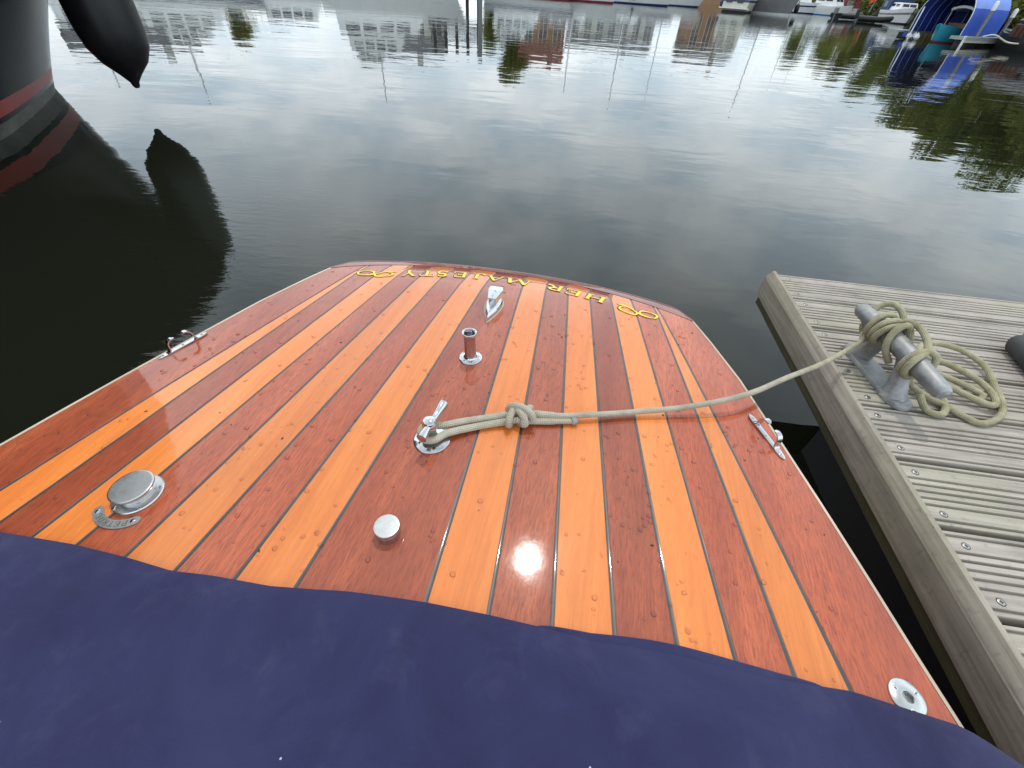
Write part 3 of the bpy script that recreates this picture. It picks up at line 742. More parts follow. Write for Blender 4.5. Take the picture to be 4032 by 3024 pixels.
# ------------------------------------------------------------------ mooring rope (one continuous braided line)
RR = .0063
def rope_mesh(paths, name, seg=14, r=RR):
    m = MB(); uvs = []
    for P in paths:
        pts = [Vector(p) for p in P]; n = len(pts)
        m.tube(pts, [r * (1.30 if p.x > .985 else 1.22 if p.x < .10 and p.y < .66 else 1.0) for p in pts], seg, 0, True)
        ls = [0]
        for a, b in zip(pts, pts[1:]): ls.append(ls[-1] + (b - a).length / (2 * PI * r))
        for i in range(n - 1):
            for j in range(seg): uvs += [(j / seg, ls[i]), ((j + 1) / seg, ls[i]), ((j + 1) / seg, ls[i + 1]), (j / seg, ls[i + 1])]
        uvs += [(0, 0)] * (2 * seg)
    me = m.mesh(name, M['rope']); ul = me.uv_layers.new(name='UVMap')
    ul.data.foreach_set('uv', [c for uv in uvs for c in uv]); return me
def hw(a, y, R=.034):
    c = math.cos(math.radians(a)); return (1.0205 + R * c * (1.55 if c > 0 else 1.0), y, .542 + R * math.sin(math.radians(a)))
e1 = Vector((.945, .325, 0)).normalized(); e2 = Vector((-e1.y, e1.x, 0)); e3 = Vector((0, 0, 1)); K = Vector((.167, .092, .017))
def kp(a, b, c): q = K + e1 * a + e2 * b + e3 * c; return BM @ Vector((q.x, q.y, q.z + .5))
def lp(u, v, h): return BW(u, v, h)
bight = catmull([kp(.010, -.006, -.004), kp(-.012, -.007, -.001), lp(.125, .071, .010), lp(.075, .046, .009), lp(.030, .012, .016), lp(.012, -.014, .020), lp(-.010, -.019, .022), lp(-.021, .0, .024), lp(-.012, .018, .024), lp(.012, .025, .020), lp(.050, .052, .013), lp(.10, .078, .011), kp(-.028, .008, .0), kp(.0, .008, .0), kp(.03, .006, .0), (.110, .615, .519), (.19, .627, .519), (.275, .643, .519), (.40, .664, .528), (.53, .70, .543), (.66, .778, .537), (.80, .867, .520), (.93, .962, .508), (.985, 1.005, .502), *[hw(a_, y_) for a_, y_ in ((-125, 1.030), (-60, 1.042), (0, 1.046), (55, 1.040), (110, 1.028), (165, 1.018), (215, 1.020), (265, 1.026), (315, 1.028), (370, 1.020), (425, 1.008), (480, .999), (530, .996), (580, 1.000), (630, 1.006), (685, 1.004), (735, .994), (785, .982), (840, .976), (890, .978), (940, .985), (1000, .988))], (1.062, .955, .530), (1.066, .905, .520), *[hw(a_, y_) for a_, y_ in ((-70, .868), (-130, .862), (180, .862), (125, .866), (70, .874), (20, .872), (-40, .860), (-100, .850), (-160, .846), (-215, .850))], (1.028, .872, .574), (1.05, .905, .580), (1.062, .955, .586), (1.064, 1.0, .578), (1.076, 1.028, .548), (1.092, 1.022, .510), (1.11, .985, .49), (1.14, .985, .485), (1.21, 1.05, .474), (1.29, 1.078, .462), (1.36, 1.062, .452), (1.382, 1.0, .446), (1.35, .92, .442), (1.32, .855, .440), (1.282, .808, .439), (1.225, .775, .439), (1.185, .775, .439), (1.15, .82, .440), (1.10, .87, .445), (1.085, .92, .46), (1.10, .975, .478), (1.17, 1.0, .472), (1.25, .985, .458), (1.30, .93, .452), (1.302, .875, .450), (1.28, .835, .448), (1.25, .838, .449), (1.20, .885, .452), (1.14, .925, .468), (1.08, .955, .515), (1.058, .965, .560), (1.03, .965, .588), (1.0, .955, .572), (.990, .935, .535), (1.01, .915, .50)], 7)
tail = catmull([kp(-.012, -.009, .002), kp(.012, -.010, -.002), lp(.195, .095, .009), lp(.235, .105, .0085), lp(.268, .114, .0085), lp(.274, .116, .0085)], 6)
def wrap(a, tilt, r, a0, a1, sx=1.0):
    return [kp(a + tilt * math.cos(math.radians(t)) + .0, r * 1.15 * math.cos(math.radians(t)), r * sx * math.sin(math.radians(t)) + .001) for t in range(a0, a1 + 1, 15)]
knot = [wrap(-.021, .008, .0155, -40, 330, .9), wrap(-.004, -.011, .0165, -60, 320, .95), wrap(.013, .010, .0160, -20, 335, .95), catmull([kp(-.026, .018, .004), kp(-.018, .016, .018), kp(.002, .006, .0225), kp(.018, -.010, .020), kp(.024, -.018, .006)], 6)]
extra = [catmull([(1.045, 1.035, .475), (1.03, 1.075, .495), (1.045, 1.10, .515), (1.068, 1.117, .550), (1.09, 1.108, .568), (1.108, 1.085, .560), (1.112, 1.05, .535), (1.095, 1.0, .51), (1.07, .95, .50)], 7),
         catmull([(1.085, .90, .475), (1.13, .90, .462), (1.18, .945, .455), (1.24, .925, .446), (1.28, .88, .443), (1.262, .855, .440)], 7),
         catmull([(1.06, .83, .47), (1.075, .80, .445), (1.11, .79, .440), (1.14, .815, .440), (1.16, .86, .442)], 6)]
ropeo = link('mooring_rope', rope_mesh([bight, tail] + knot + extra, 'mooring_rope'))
tag(ropeo, 'cream braided mooring rope knotted to the deck bitt and wound round the dock cleat', 'rope')
m = MB(); q = lp(.274, .116, .0085); dq = (lp(.285, .120, .0095) - q); dq.normalize()
m.tube([q - dq * .001, q + dq * .001, q + dq * .006, q + dq * .010, q + dq * .012], [.0076, .0092, .0088, .0095, .006], 12); m.build('frayed_end', simple('taped_rope_end', (0.30, 0.30, 0.28), .6, 0, .5, 160, .4), ropeo)

# ------------------------------------------------------------------ big dark boat on the left
M['blackhull'] = simple('black_gloss_hull', (0.004, 0.004, 0.008), 0.14, 0, 0.3, 3, 0, 0.08); 
M['redband'] = simple('red_boot_stripe', (0.33, 0.028, 0.022), 0.3)
M['palegrey'] = simple('stained_waterline_band', (0.10, 0.105, 0.09), 0.5, 0, 0.5, 5)
M['blackrub'] = simple('black_fender_rubber', (0.012, 0.012, 0.014), 0.42, 0, 0.3, 10, 0.1)
M['white'] = simple('white_gelcoat', (0.74, 0.75, 0.74), 0.25, 0, 0.06, 2)
WL = [(-8.6, 5.4), (-7.6, 6.0), (-6.6, 6.15), (-5.95, 5.95), (-5.47, 5.55), (-5.05, 4.92), (-4.69, 4.30), (-4.39, 3.70), (-4.22, 3.0), (-4.15, 2.0), (-4.15, .5), (-4.2, -2.0), (-4.3, -6)]
GW = [(-8.4, 5.5), (-7.0, 6.0), (-5.9, 6.05), (-4.9, 5.75), (-4.15, 5.25), (-3.72, 4.62), (-3.50, 3.95), (-3.45, 3.4), (-3.47, 2.8), (-3.6, 2.0), (-3.75, .5), (-3.85, -2.0), (-3.9, -6)]
WLs = catmull([(x, y, 0) for x, y in WL], 5); GWs = catmull([(x, y, 0) for x, y in GW], 5); GH = 1.6
big = empty('moored_ship', (-6, 2, 0)); tag(big, 'large black hulled boat with a red waterline stripe moored on the left', 'boat')
bo = Vector((-6, 2, 0))
def hullrow(z):
    t = z / GH; s = t ** 1.15 if t > 0 else t * .6
    return [(w + (g - w) * s) + Vector((0, 0, z)) - bo for w, g in zip(WLs, GWs)]
def band(zs_, nm, mat): m = MB(); m.grid([hullrow(z) for z in zs_]); return m.build(nm, mat, big)
band([-.5, -.2, 0, .05, .10], 'antifoul_band', M['palegrey'])
band([.10, .14], 'hull', M['blackhull']); band([.14, .19, .25], 'boot_stripe', M['redband'])
band([.25, .4, .6, .8, 1.0, 1.2, 1.4, 1.6], 'hull', M['blackhull'])
m = MB(); m.tube([p + Vector((0, 0, 0)) for p in hullrow(GH)], .05, 10); m.build('rubbing_rail', simple('grey_rail', (.12, .12, .12), .5), big)
m = MB(); r0 = hullrow(GH - .02); m.grid([r0, [Vector((-8.4 - bo.x, p.y * .2, p.z + .05)) for p in r0]]); m.build('deck', simple('grey_deck', (.2, .2, .19), .7), big)
M['darkpaint'] = simple('dark_wheelhouse_paint', (.035, .022, .016), .35, 0, .2, 3)
m = MB(); m.grid([[(x, y, z) for x, y in ((.9 - dx_, -6), (1.9 - dx_ * 1.2, -4), (1.85 - dx_ * 1.2, 1.0 - dx_), (1.3 - dx_, 1.7 - dx_), (-2.6, 1.9 - dx_), (-3, -6))] for z, dx_ in ((GH, 0), (GH + .9, .06), (GH + 2.1, .12), (GH + 3.0, .3))], 0, True, True); m.build('cabin', M['darkpaint'], big, False)
for k in range(5):
    m = MB(); m.box(1.70, 1.80, -3.7 + k * .78, -3.15 + k * .78, GH + 1.0, GH + 1.7); m.build('window', simple('dark_glass_%d' % 0, (.015, .017, .02), .05) if k == 0 else bpy.data.materials['dark_glass_0'], big, False)
fd = empty('hanging_fender', (-4.07, 5.04, .185)); tag(fd, 'long black fender hanging on a line over the bow of the dark hull', 'fender')
m = MB(); m.lathe([(.018, 0), (.03, .015), (.04, .05), (.09, .11), (.19, .21), (.255, .33), (.275, .46), (.278, .6), (.278, 1.25), (.25, 1.40), (.15, 1.52), (.05, 1.58), (.035, 1.66), (.02, 1.68)], seg=32)
m.build('fender_body', M['blackrub'], fd)
m = MB(); m.tube([(0, 0, 1.66), (-.02, .02, 1.9), (-.35, .05, 1.8)], .012, 6); m.build('lanyard', M['ivory'], fd)

# ------------------------------------------------------------------ far boats
M['glass'] = simple('dark_cabin_glass', (.02, .024, .03), .06, 0, .2, 2)
M['creamgel'] = simple('cream_gelcoat', (.55, .54, .46), .3, 0, .08, 2)
M['greygel_shade'] = simple('grey_gelcoat_and_shade', (.22, .22, .225), .3, 0, .1, 2)  # real grey on fittings; on the yacht it paints the upper hull's shade
M['navy'] = simple('navy_paint', (.02, .035, .12), .3)
M['bluestripe'] = simple('bright_blue_paint', (.02, .16, .45), .3)
M['turq'] = simple('turquoise_paint', (.03, .27, .36), .35, 0, .15, 2)
M['redcanvas'] = simple('maroon_canvas', (.17, .022, .035), .8, 0, .15, 3)
M['bluecanvas'] = simple('dark_blue_canvas', (.025, .05, .12), .8, 0, .2, 3)
M['greycanvas'] = simple('grey_canvas', (.25, .25, .24), .8, 0, .1, 3)
M['alu'] = simple('aluminium_spar', (.6, .6, .6), .35, .6)
M['orange'] = simple('orange_nylon', (.75, .10, .02), .7)
M['blackpaint'] = simple('black_paint', (.015, .015, .015), .5)
M['antifoul'] = simple('dark_antifoul', (.02, .02, .03), .6)
M['green'] = simple('green_pale_paint', (.45, .6, .35), .4)
def P_(name, mbld, mat, par, smooth=False): return mbld.build(name, M[mat] if isinstance(mat, str) else mat, par, smooth)
def hull_levels(L, B, F, rake):
    st = [0, .08, .25, .45, .62, .76, .87, .95, 1.0]; bm_ = [.80, .88, .97, 1.0, .95, .80, .56, .28, .02]; sh = [.92, .91, .90, .92, .96, 1.02, 1.09, 1.14, 1.18]
    def ring(fr):   # fr 0 waterline .. 1 gunwale
        r = []
        for s, b, h in zip(st, bm_, sh):
            z = (-.25 if fr < 0 else fr * F * h); nar = (.78 if fr < 0 else .84 + .16 * min(1, fr * 1.2)) - (.32 * max(0, s - .5) * (1 - max(fr, 0)))
            x = (s - .45) * L + rake * L * max(0, s - .4) * (max(fr, -.2) - .5) * .45
            r.append((x, B / 2 * b * nar, z))
        return r
    return ring
def boat_hull(par, L, B, F, mat, band_mat='antifoul', stripe=None, rake=.35):
    ring = hull_levels(L, B, F, rake)
    def strip(frs, nm, mt):
        m = MB()
        for sg in (1, -1):
            rows = [[(x, y * sg, z) for x, y, z in ring(f)] for f in frs]; m.grid(rows if sg < 0 else [list(reversed(r)) for r in rows])
        a = [ring(f)[0] for f in frs]; m.grid([[(x, -y, z) for x, y, z in a], [(x, y, z) for x, y, z in a]])
        return P_(nm, m, mt, par, True)
    strip([-1, 0, .10], 'bottom_band', band_mat)
    if stripe:
        strip([.10, .3, .60], 'hull', mat); strip([.60, .74], 'stripe', stripe); strip([.74, .9, 1.0], 'hull', mat)
    else: strip([.10, .3, .6, .85, 1.0], 'hull', mat)
    r = ring(.97); m = MB(); m.grid([[(x, -y, z) for x, y, z in r], [(x, 0, z + .04) for x, y, z in r], [(x, y, z) for x, y, z in r]]); P_('deck', m, 'white', par)
def cabin(par, x0, x1, w, z0, h, mat='white', nwin=3, slope=.25, front=True):
    m = MB(); a = [(x0, -w / 2), (x1, -w / 2 * .8), (x1, w / 2 * .8), (x0, w / 2)]; b = [(x0 + h * slope * .4, -w / 2 * .82), (x1 - h * slope * 2.2, -w / 2 * .68), (x1 - h * slope * 2.2, w / 2 * .68), (x0 + h * slope * .4, w / 2 * .82)]
    m.grid([[(x, y, z0) for x, y in a], [(x, y, z0 + h) for x, y in b]], 0, True, True); cab = P_('cabin', m, mat, par)
    def lerp(p, q, t): return Vector(p) + (Vector(q) - Vector(p)) * t
    A = [Vector((x, y, z0)) for x, y in a]; Bq = [Vector((x, y, z0 + h)) for x, y in b]
    def pane(i, j, t0, t1, nm='window'):
        p = [lerp(lerp(A[i], A[j], t), lerp(Bq[i], Bq[j], t), s) for t, s in ((t0, .46), (t1, .46), (t1, .82), (t0, .82))]
        nrm = (p[1] - p[0]).cross(p[3] - p[0]).normalized(); cen_ = Vector(((x0 + x1) / 2, 0, z0 + h / 2))
        if nrm.dot(p[0] - cen_) < 0: nrm = -nrm
        m = MB(); m.add([q + nrm * .012 for q in p] + [q - nrm * .02 for q in p], [(0, 1, 2, 3), (0, 4, 5, 1), (1, 5, 6, 2), (2, 6, 7, 3), (3, 7, 4, 0)]); P_(nm, m, 'glass', par)
    for k in range(nwin):
        t0 = .08 + .84 * k / nwin; t1 = t0 + .84 / nwin * .8; pane(0, 1, t0, t1); pane(3, 2, t0, t1)
    pane(1, 2, .08, .47); pane(1, 2, .53, .92); pane(0, 3, .1, .45); pane(0, 3, .55, .9)
    return cab
def rail(par, L, B, F, h=.55):
    ring = hull_levels(L, B, F, .3)(1.0)
    m = MB()
    for sg in (1, -1):
        pts = [(x * .98, y * sg * .93, z + h) for x, y, z in ring[3:]]; m.tube(pts, .018, 5)
        for x, y, z in ring[3:]: m.tube([(x * .98, y * sg * .93, z), (x * .98, y * sg * .93, z + h)], .014, 5)
    P_('rail', m, 'alu', par, True)
def canopy(par, x0, x1, w, z0, h, mat):
    m = MB(); rows = []
    for k in range(7):
        x = x0 + (x1 - x0) * k / 6; s = .72 + .28 * math.sin(PI * (k + .6) / 7.2)
        rows.append([(x, w / 2 * q, z0 + h * s * z) for q, z in ((-1, 0), (-.98, .55), (-.8, .88), (-.4, 1), (.4, 1), (.8, .88), (.98, .55), (1, 0))])
    m.grid(rows); n = 8
    m.add(rows[0], [tuple(range(n))]); m.add(rows[-1], [tuple(reversed(range(n)))]); P_('canopy', m, mat, par, True)
    for sg in (1, -1):
        m = MB(); m.box(x0 + (x1 - x0) * .3, x0 + (x1 - x0) * .62, sg * w / 2 * 1.0 - .01, sg * w / 2 * 1.0 + .012, z0 + h * .15, z0 + h * .48); P_('canopy_window', m, 'greycanvas', par)
def mast(par, x, z0, H, boom=True):
    m = MB(); m.tube([(x, 0, z0), (x, 0, z0 + H)], [.07, .05], 8); P_('mast', m, 'alu', par, True)
    m = MB()
    for t in (.45, .72): m.tube([(x, -.55, z0 + H * t), (x, .55, z0 + H * t)], .02, 5)
    P_('spreader', m, 'alu', par)
    m = MB()
    for e in ((x + 3.2, 0), (x - 3.4, 0), (x, 1.2), (x, -1.2)): m.tube([(x, 0, z0 + H * .99), (e[0], e[1], z0)], .008, 4)
    P_('stay', m, 'alu', par)
    if boom:
        m = MB(); m.tube([(x, 0, z0 + .9), (x - 3.0, 0, z0 + .85)], .11, 8); P_('boom', m, 'bluecanvas', par, True)
def fender_far(loc, label, mat='navy', r=.16, h=.7):
    o = empty('hanging_fender', loc); tag(o, label, 'fender', 'fenders hanging on the far boats')
    m = MB(); m.lathe([(.03, 0), (r * .6, .06), (r, .2), (r, h * .75), (r * .55, h * .93), (.04, h), (.02, h + .35)], seg=12); P_('fender_body', m, mat, o, True)
    m = MB(); m.tube([(0, 0, h + .3), (0.03, 0, h + .75)], .012, 5); P_('lanyard', m, 'ivory', o)
def newboat(name, label, loc, head, cat='boat'):
    o = empty(name, (loc[0], loc[1], 0), (0, 0, math.radians(head))); tag(o, label, cat, 'boats moored along the far side'); return o
def hdg(x, y): return math.degrees(math.atan2(-y, -x))
# white cruiser with bright blue bottom
b = newboat('cabin_cruiser', 'small white cabin cruiser with a bright blue bottom, beside the maroon canopy boat', (40.5, 81.5), hdg(40, 80) + 50)
boat_hull(b, 6.2, 2.5, 1.0, 'white', 'bluestripe'); cabin(b, -1.8, 1.6, 2.0, .95, 1.1, 'white', 2)
# aft cabin cruiser, cream
b = newboat('aft_cabin_cruiser', 'cream aft cabin cruiser with dark square stern windows and swim platform', (22.6, 65.7), 66)
boat_hull(b, 10.5, 3.5, 1.5, 'creamgel', 'blackpaint', 'navy'); cabin(b, -4.2, 2.0, 2.9, 1.4, 1.15, 'creamgel', 4); cabin(b, -1.6, 1.2, 2.5, 2.5, 1.0, 'creamgel', 3)
m = MB(); m.box(-5.35, -4.65, -1.5, 1.5, .28, .36); P_('swim_platform', m, 'white', b)
for y in (-.75, .35):
    m = MB(); m.box(-4.83, -4.72, y, y + .62, .75, 1.15); P_('stern_window', m, 'glass', b)
fender_far((19.4, 62.0, .35), 'dark blue fender on the stern corner of the cream cruiser')
# yacht, upper hull shade put into its grey colour, bow towards us to the right
b = newboat('shaded_yacht', 'yacht, hull coloured grey as shade over a white band, between cream cruiser and white cruiser', (25.6, 66.4), -66)
boat_hull(b, 8.0, 3.0, 1.45, 'greygel_shade', 'white'); cabin(b, -2.2, 2.2, 2.0, 1.3, .6, 'white', 3); mast(b, .6, 1.3, 8.2)
fender_far((26.6, 64.2, .35), 'blue fender halfway along the grey shaded yacht', 'navy', .24, .8); fender_far((28.2, 63.6, .2), 'black fender by the bow of the grey shaded yacht', 'blackrub', .24, .85)
for (nm, lab, x, y, h, L, hm, st, ms) in (
    ('white_yacht', 'white yacht with a navy bottom pointing right beside the cream cruiser', 15.2, 71.5, -18, 8.5, 'white', None, 8.0),
    ('white_yacht', 'longer white yacht with a dark waterline left of the navy bottomed yacht', 9.6, 66.5, -16, 10.0, 'white', 'navy', 9.0),
    ('white_yacht', 'white yacht with a maroon waterline at the top edge of the photo', 3.2, 61.2, -14, 9.0, 'white', None, 7.2),
    ('white_yacht', 'pale yacht half hidden behind the grey shaded yacht and the small white cruiser', 37.0, 84.0, -20, 9.0, 'white', 'navy', 6.5),
    ('white_yacht', 'white yacht with a blue sail cover behind the maroon canopy boat', 44.0, 94.0, -25, 8.0, 'white', None, 7.0)):
    b = newboat(nm, lab, (x, y), h); boat_hull(b, L, L * .33, 1.2, hm, 'redcanvas' if 'maroon w' in lab else 'navy', st); cabin(b, -L * .22, L * .2, L * .2, 1.15, .6, 'white', 3); mast(b, .4, 1.15, ms); rail(b, L, L * .33, 1.2)
fender_far((10.4, 64.3, .3), 'navy ball fender on the longer white yacht'); 
# maroon canopy boat, blue canopy boat
b = newboat('canopy_boat', 'motor boat under a maroon canvas canopy with clear windows', (45.5, 82.5), hdg(35, 60) + 40)
boat_hull(b, 7.0, 2.7, .95, 'white'); canopy(b, -2.8, 1.1, 2.5, .9, 1.6, 'redcanvas'); cabin(b, .6, 2.0, 1.6, .75, .5, 'white', 1)
b = newboat('canopy_boat', 'white cruiser with a dark blue canvas canopy left of the blue shelter', (40.0, 64.8), -104)
boat_hull(b, 7.0, 2.6, 1.15, 'white', 'blackpaint', 'greygel_shade'); cabin(b, -.6, 2.4, 2.1, 1.1, .62, 'white', 2); canopy(b, -2.9, -.2, 2.3, 1.1, 1.45, 'bluecanvas')
# orange flag
fl = empty('orange_flag', (42.2, 74.5, .9)); tag(fl, 'orange red cloth hung on a staff between the maroon and dark blue canopies', 'flag')
m = MB(); m.tube([(0, 0, -.2), (.25, 0, 1.25)], .02, 6); P_('staff', m, 'alu', fl)
m = MB(); m.grid([[(.25 - .09 * k, .12 * math.sin(k * 1.1), 1.2 - .05 * k * k * .12 - z) for k in range(9)] for z in (0, .2, .42)]); P_('cloth', m, 'orange', fl, True)
# black dinghies
for k, (x, y, h, lab, c) in enumerate(((34.8, 65.6, 20, 'black inflatable dinghy with an outboard beside the small white cruiser', 'blackrub'), (34.6, 59.6, -25, 'black dinghy with pale green seats in front of the maroon canopy boat', 'blackpaint'))):
    o = empty('dinghy', (x, y, 0), (0, 0, math.radians(h))); tag(o, lab, 'dinghy', 'dark dinghies in front of the far boats')
    m = MB(); m.tube(catmull([(-1.4, .6, .3), (.2, .62, .3), (1.1, .42, .36), (1.5, 0, .42), (1.1, -.42, .36), (.2, -.62, .3), (-1.4, -.6, .3)], 5), .23, 10); P_('tube', m, c, o, True)
    m = MB(); m.box(-1.35, 1.0, -.45, .45, .05, .12); m.box(-1.45, -1.35, -.5, .5, .0, .5); P_('floor', m, 'blackpaint', o)
    m = MB(); m.box(-.3, 0, -.6, .6, .42, .48); m.box(.6, .85, -.45, .45, .46, .52); P_('seat', m, 'green' if k else 'greygel_shade', o)
    m = MB(); m.box(-1.8, -1.45, -.16, .16, .45, .95); m.tube([(-1.6, 0, .5), (-1.65, 0, -.2)], .06, 6); P_('outboard', m, 'greygel_shade' if k == 0 else 'blackpaint', o)

# ---- blue barrel shelter over a turquoise boat
M['bluetarp'] = simple('blue_tarpaulin', (.035, .10, .50), .45, 0, .12, 1.5, 0.1)
M['paleblue'] = simple('faded_blue_tarpaulin', (.16, .27, .72), .5, 0, .1, 1.5, 0.1)
FRp = Vector((21.5, 29.0)); axd = Vector((.888, .46)); rgt = Vector((.46, -.888)); TWd, TLn = 2.55, 3.35
sh = empty('barrel_shelter', (FRp.x, FRp.y, 0), (0, 0, math.atan2(axd.y, axd.x))); tag(sh, 'bright blue barrel roofed tarpaulin shelter standing on a pontoon over a turquoise boat', 'shelter')
# local: x along axis (front 0 -> back), y to the left (right wall y=0, left wall y=TWd)
def archpts(n=18, z0=.38, hs=.62, off=0.0):
    R = TWd / 2 + off; pts = [(-off, z0), (-off, z0 + hs * .5)]
    for k in range(n + 1): a = PI * k / n; pts.append((TWd / 2 - R * math.cos(a), z0 + hs + R * math.sin(a)))
    return pts + [(TWd + off, z0 + hs * .5), (TWd + off, z0)]
ap = archpts()
def skin(sel, nm, mat, off=0.0):
    pts = archpts(off=off); m = MB(); rows = []
    for k in range(9):
        x = TLn * k / 8; sag = .012 * (k % 2)
        rows.append([(x, y, z - sag) for y, z in pts[sel[0]:sel[1]]])
    inner = [[(x, y + (TWd / 2 - y) * .012, z - .02) for x, y, z in r] for r in rows]
    m.grid(rows); m.grid(inner); m.grid([rows[0], inner[0]]); return P_(nm, m, mat, sh, True)
skin((0, 5), 'side_panel', 'bluetarp'); skin((4, 18), 'roof_sheet', 'paleblue'); skin((17, 23), 'side_panel', 'bluetarp')
skin_in = archpts(off=-.045); m = MB(); m.grid([[(TLn * k / 6 + .02, y, z) for y, z in skin_in] for k in range(7)]); P_('lining', m, simple('deep_blue_lining', (.012, .035, .26), .6), sh, True)
m = MB(); m.add([(TLn - .01, y, z) for y, z in skin_in], [tuple(range(len(skin_in)))]); P_('back_sheet', m, simple('deep_blue_back', (.012, .03, .2), .6), sh)
for k in range(6):
    m = MB(); x = TLn * k / 5; m.tube([(x, y, z) for y, z in archpts(off=-.06 if k else .0)], .012 if k else .022, 6); P_('hoop', m, 'alu', sh, True)
pn = empty('pontoon', (FRp.x, FRp.y, 0), (0, 0, math.atan2(axd.y, axd.x))); tag(pn, 'grey timber pontoon with pale floats under the right wall of the blue shelter', 'pontoon')
m = MB(); m.box(-.5, TLn + .3, -.55, .15, .24, .37); P_('deck', m, simple('grey_pontoon_board', (.3, .31, .3), .8, 0, .2, 4), pn)
m = MB(); m.box(-.45, TLn + .2, -.56, -.54, .14, .235); P_('fascia', m, 'creamgel', pn)
for k in range(3):
    m = MB(); m.box(.0 + k * 1.4, 1.0 + k * 1.4, -.5, .1, -.2, .235); P_('float', m, 'blackpaint', pn)
m = MB(); m.tube([(-.45, -.5, .4), (-.45, -.5, .2), (-.45, -.5, -.1)], .06, 8); P_('guide_pile', m, 'white', pn)
pn2 = empty('pontoon', (20.3, 31.4, 0), (0, 0, math.atan2(axd.y, axd.x))); tag(pn2, 'narrow pontoon with a blue cloth under the left wall of the blue shelter', 'pontoon')
m = MB(); m.box(-.9, TLn, -.15, .5, .26, .38); P_('deck', m, bpy.data.materials['grey_pontoon_board'], pn2)
m = MB(); m.box(-.9, -.1, -.17, -.155, .02, .30); P_('side_board', m, 'blackpaint', pn2)
m = MB(); m.box(-.5, -.2, -.19, -.171, .10, .36); P_('blue_cloth', m, 'bluetarp', pn2)
for k, (dx_, dy_) in enumerate(((-.1, -.32), (.35, -.34), (.1, -.62))):
    p = Vector((20.3, 31.4)) + axd * dx_ - Vector((-axd.y, axd.x)) * -dy_
    o = empty('ball_fender', (p.x, p.y, .0)); tag(o, ('leftmost', 'rightmost', 'lowest')[k] + ' of the three pale ball fenders floating at the left foot of the blue shelter', 'fender', 'ball fenders by the blue shelter')
    m = MB(); m.lathe([(.02, -.02), (.1, .02), (.15, .12), (.12, .23), (.04, .29), (.02, .33)], seg=14); P_('ball', m, 'white', o, True)
tb = empty('turquoise_boat', (FRp.x + axd.x * 1.75 - rgt.x * 1.22, FRp.y + axd.y * 1.75 - rgt.y * 1.22, 0), (0, 0, math.atan2(-axd.y, -axd.x)))
tag(tb, 'small turquoise wooden launch with a white canopy inside the blue shelter', 'boat')
boat_hull(tb, 3.0, 1.3, .64, 'turq', 'redcanvas', None, .15)
m = MB(); rows = []
for x in (-1.3, -.5, .35): rows.append([(x, y, 1.52 - .12 * (y / .55) ** 2) for y in (-.58, -.3, 0, .3, .58)])
m.grid(rows); m.grid([[(x, y, z - .1) for x, y, z in r] for r in rows]); m.grid([rows[-1], [(x, y, z - .1) for x, y, z in rows[-1]]]); P_('canopy', m, 'white', tb, True)
for x in (-1.25, .3):
    for y in (-.52, .52):
        m = MB(); m.tube([(x, y, .6), (x, y, 1.44)], .022, 6); P_('canopy_post', m, 'alu', tb)
m = MB(); m.box(-1.1, .2, -.42, .42, .55, .82); P_('engine_box', m, simple('varnished_box', (.09, .03, .02), .4), tb)
# mooring posts with white tops
for (x, y, h, lab) in ((22.45, 29.15, 1.72, 'grey mooring post with white cap in front of the blue shelter'), (25.2, 31.15, 1.52, 'grey mooring post with white cap behind the black barge')):
    o = empty('mooring_post', (x, y, 0)); tag(o, lab, 'post', 'white capped mooring posts')
    m = MB(); m.lathe([(.075, -.5), (.075, h - .32)], seg=14); P_('shaft', m, simple('grey_post', (.2, .2, .2), .6) if 'in front' in lab else bpy.data.materials['grey_post'], o, True)
    m = MB(); m.lathe([(.10, h - .34), (.10, h - .06), (.08, h), (.001, h + .03)], seg=14); P_('cap', m, 'white', o, True)
o = empty('mooring_post', (20.05, 30.6, 0)); tag(o, 'thin white pole at the left foot of the blue shelter', 'post')
m = MB(); m.tube([(0, 0, -.3), (0, 0, 1.35)], .03, 8); P_('shaft', m, 'white', o)
# black barge
bb = empty('barge', (24.05, 26.5, 0), (0, 0, math.radians(-99))); tag(bb, 'black covered barge with rusty brown panels at the right edge behind the dock', 'barge')
m = MB(); rows = []
for x, w, zt in ((-3.2, .25, .75), (-2.9, .7, .70), (-2.2, 1.0, .62), (0, 1.1, .55), (3.5, 1.1, .55), (6, 1.0, .6)): rows.append([(x, -w * .8, -.2), (x, -w, .2), (x, -w, zt), (x, w, zt), (x, w, .2), (x, w * .8, -.2)])
m.grid(rows, 0, False, True); P_('hull', m, 'blackpaint', bb, True)
m = MB(); rows = []
for k in range(15):
    x = -1.9 + 7 * k / 14; rows.append([(x, y, .56 + z * (1.0 + .05 * math.sin(k * 2.1))) for y, z in ((-.9, 0), (-.85, .55), (-.45, .88), (.45, .88), (.85, .55), (.9, 0))])
m.grid(rows, 0, False, True); P_('cover', m, 'blackrub', bb, True)
M['rust'] = simple('rust_brown', (.075, .024, .015), .8, 0, .4, 6)
for k in range(6):
    m = MB(); m.lathe([(.14, 0), (.15, .1), (.14, .46), (.02, .5)], (-1.4 + .38 * k, -1.0, .50), 10); P_('rusty_drum', m, 'rust', bb, True)
m = MB(); m.tube([(-3.0, -.55, .72), (0, -1.05, .60), (6, -1.0, .62)], .05, 6); P_('rubbing_strake', m, 'greygel_shade', bb, True)
o = empty('barge_line', (22.6, 28.0, .4)); tag(o, 'white rope sagging from the pontoon to the black barge', 'rope')
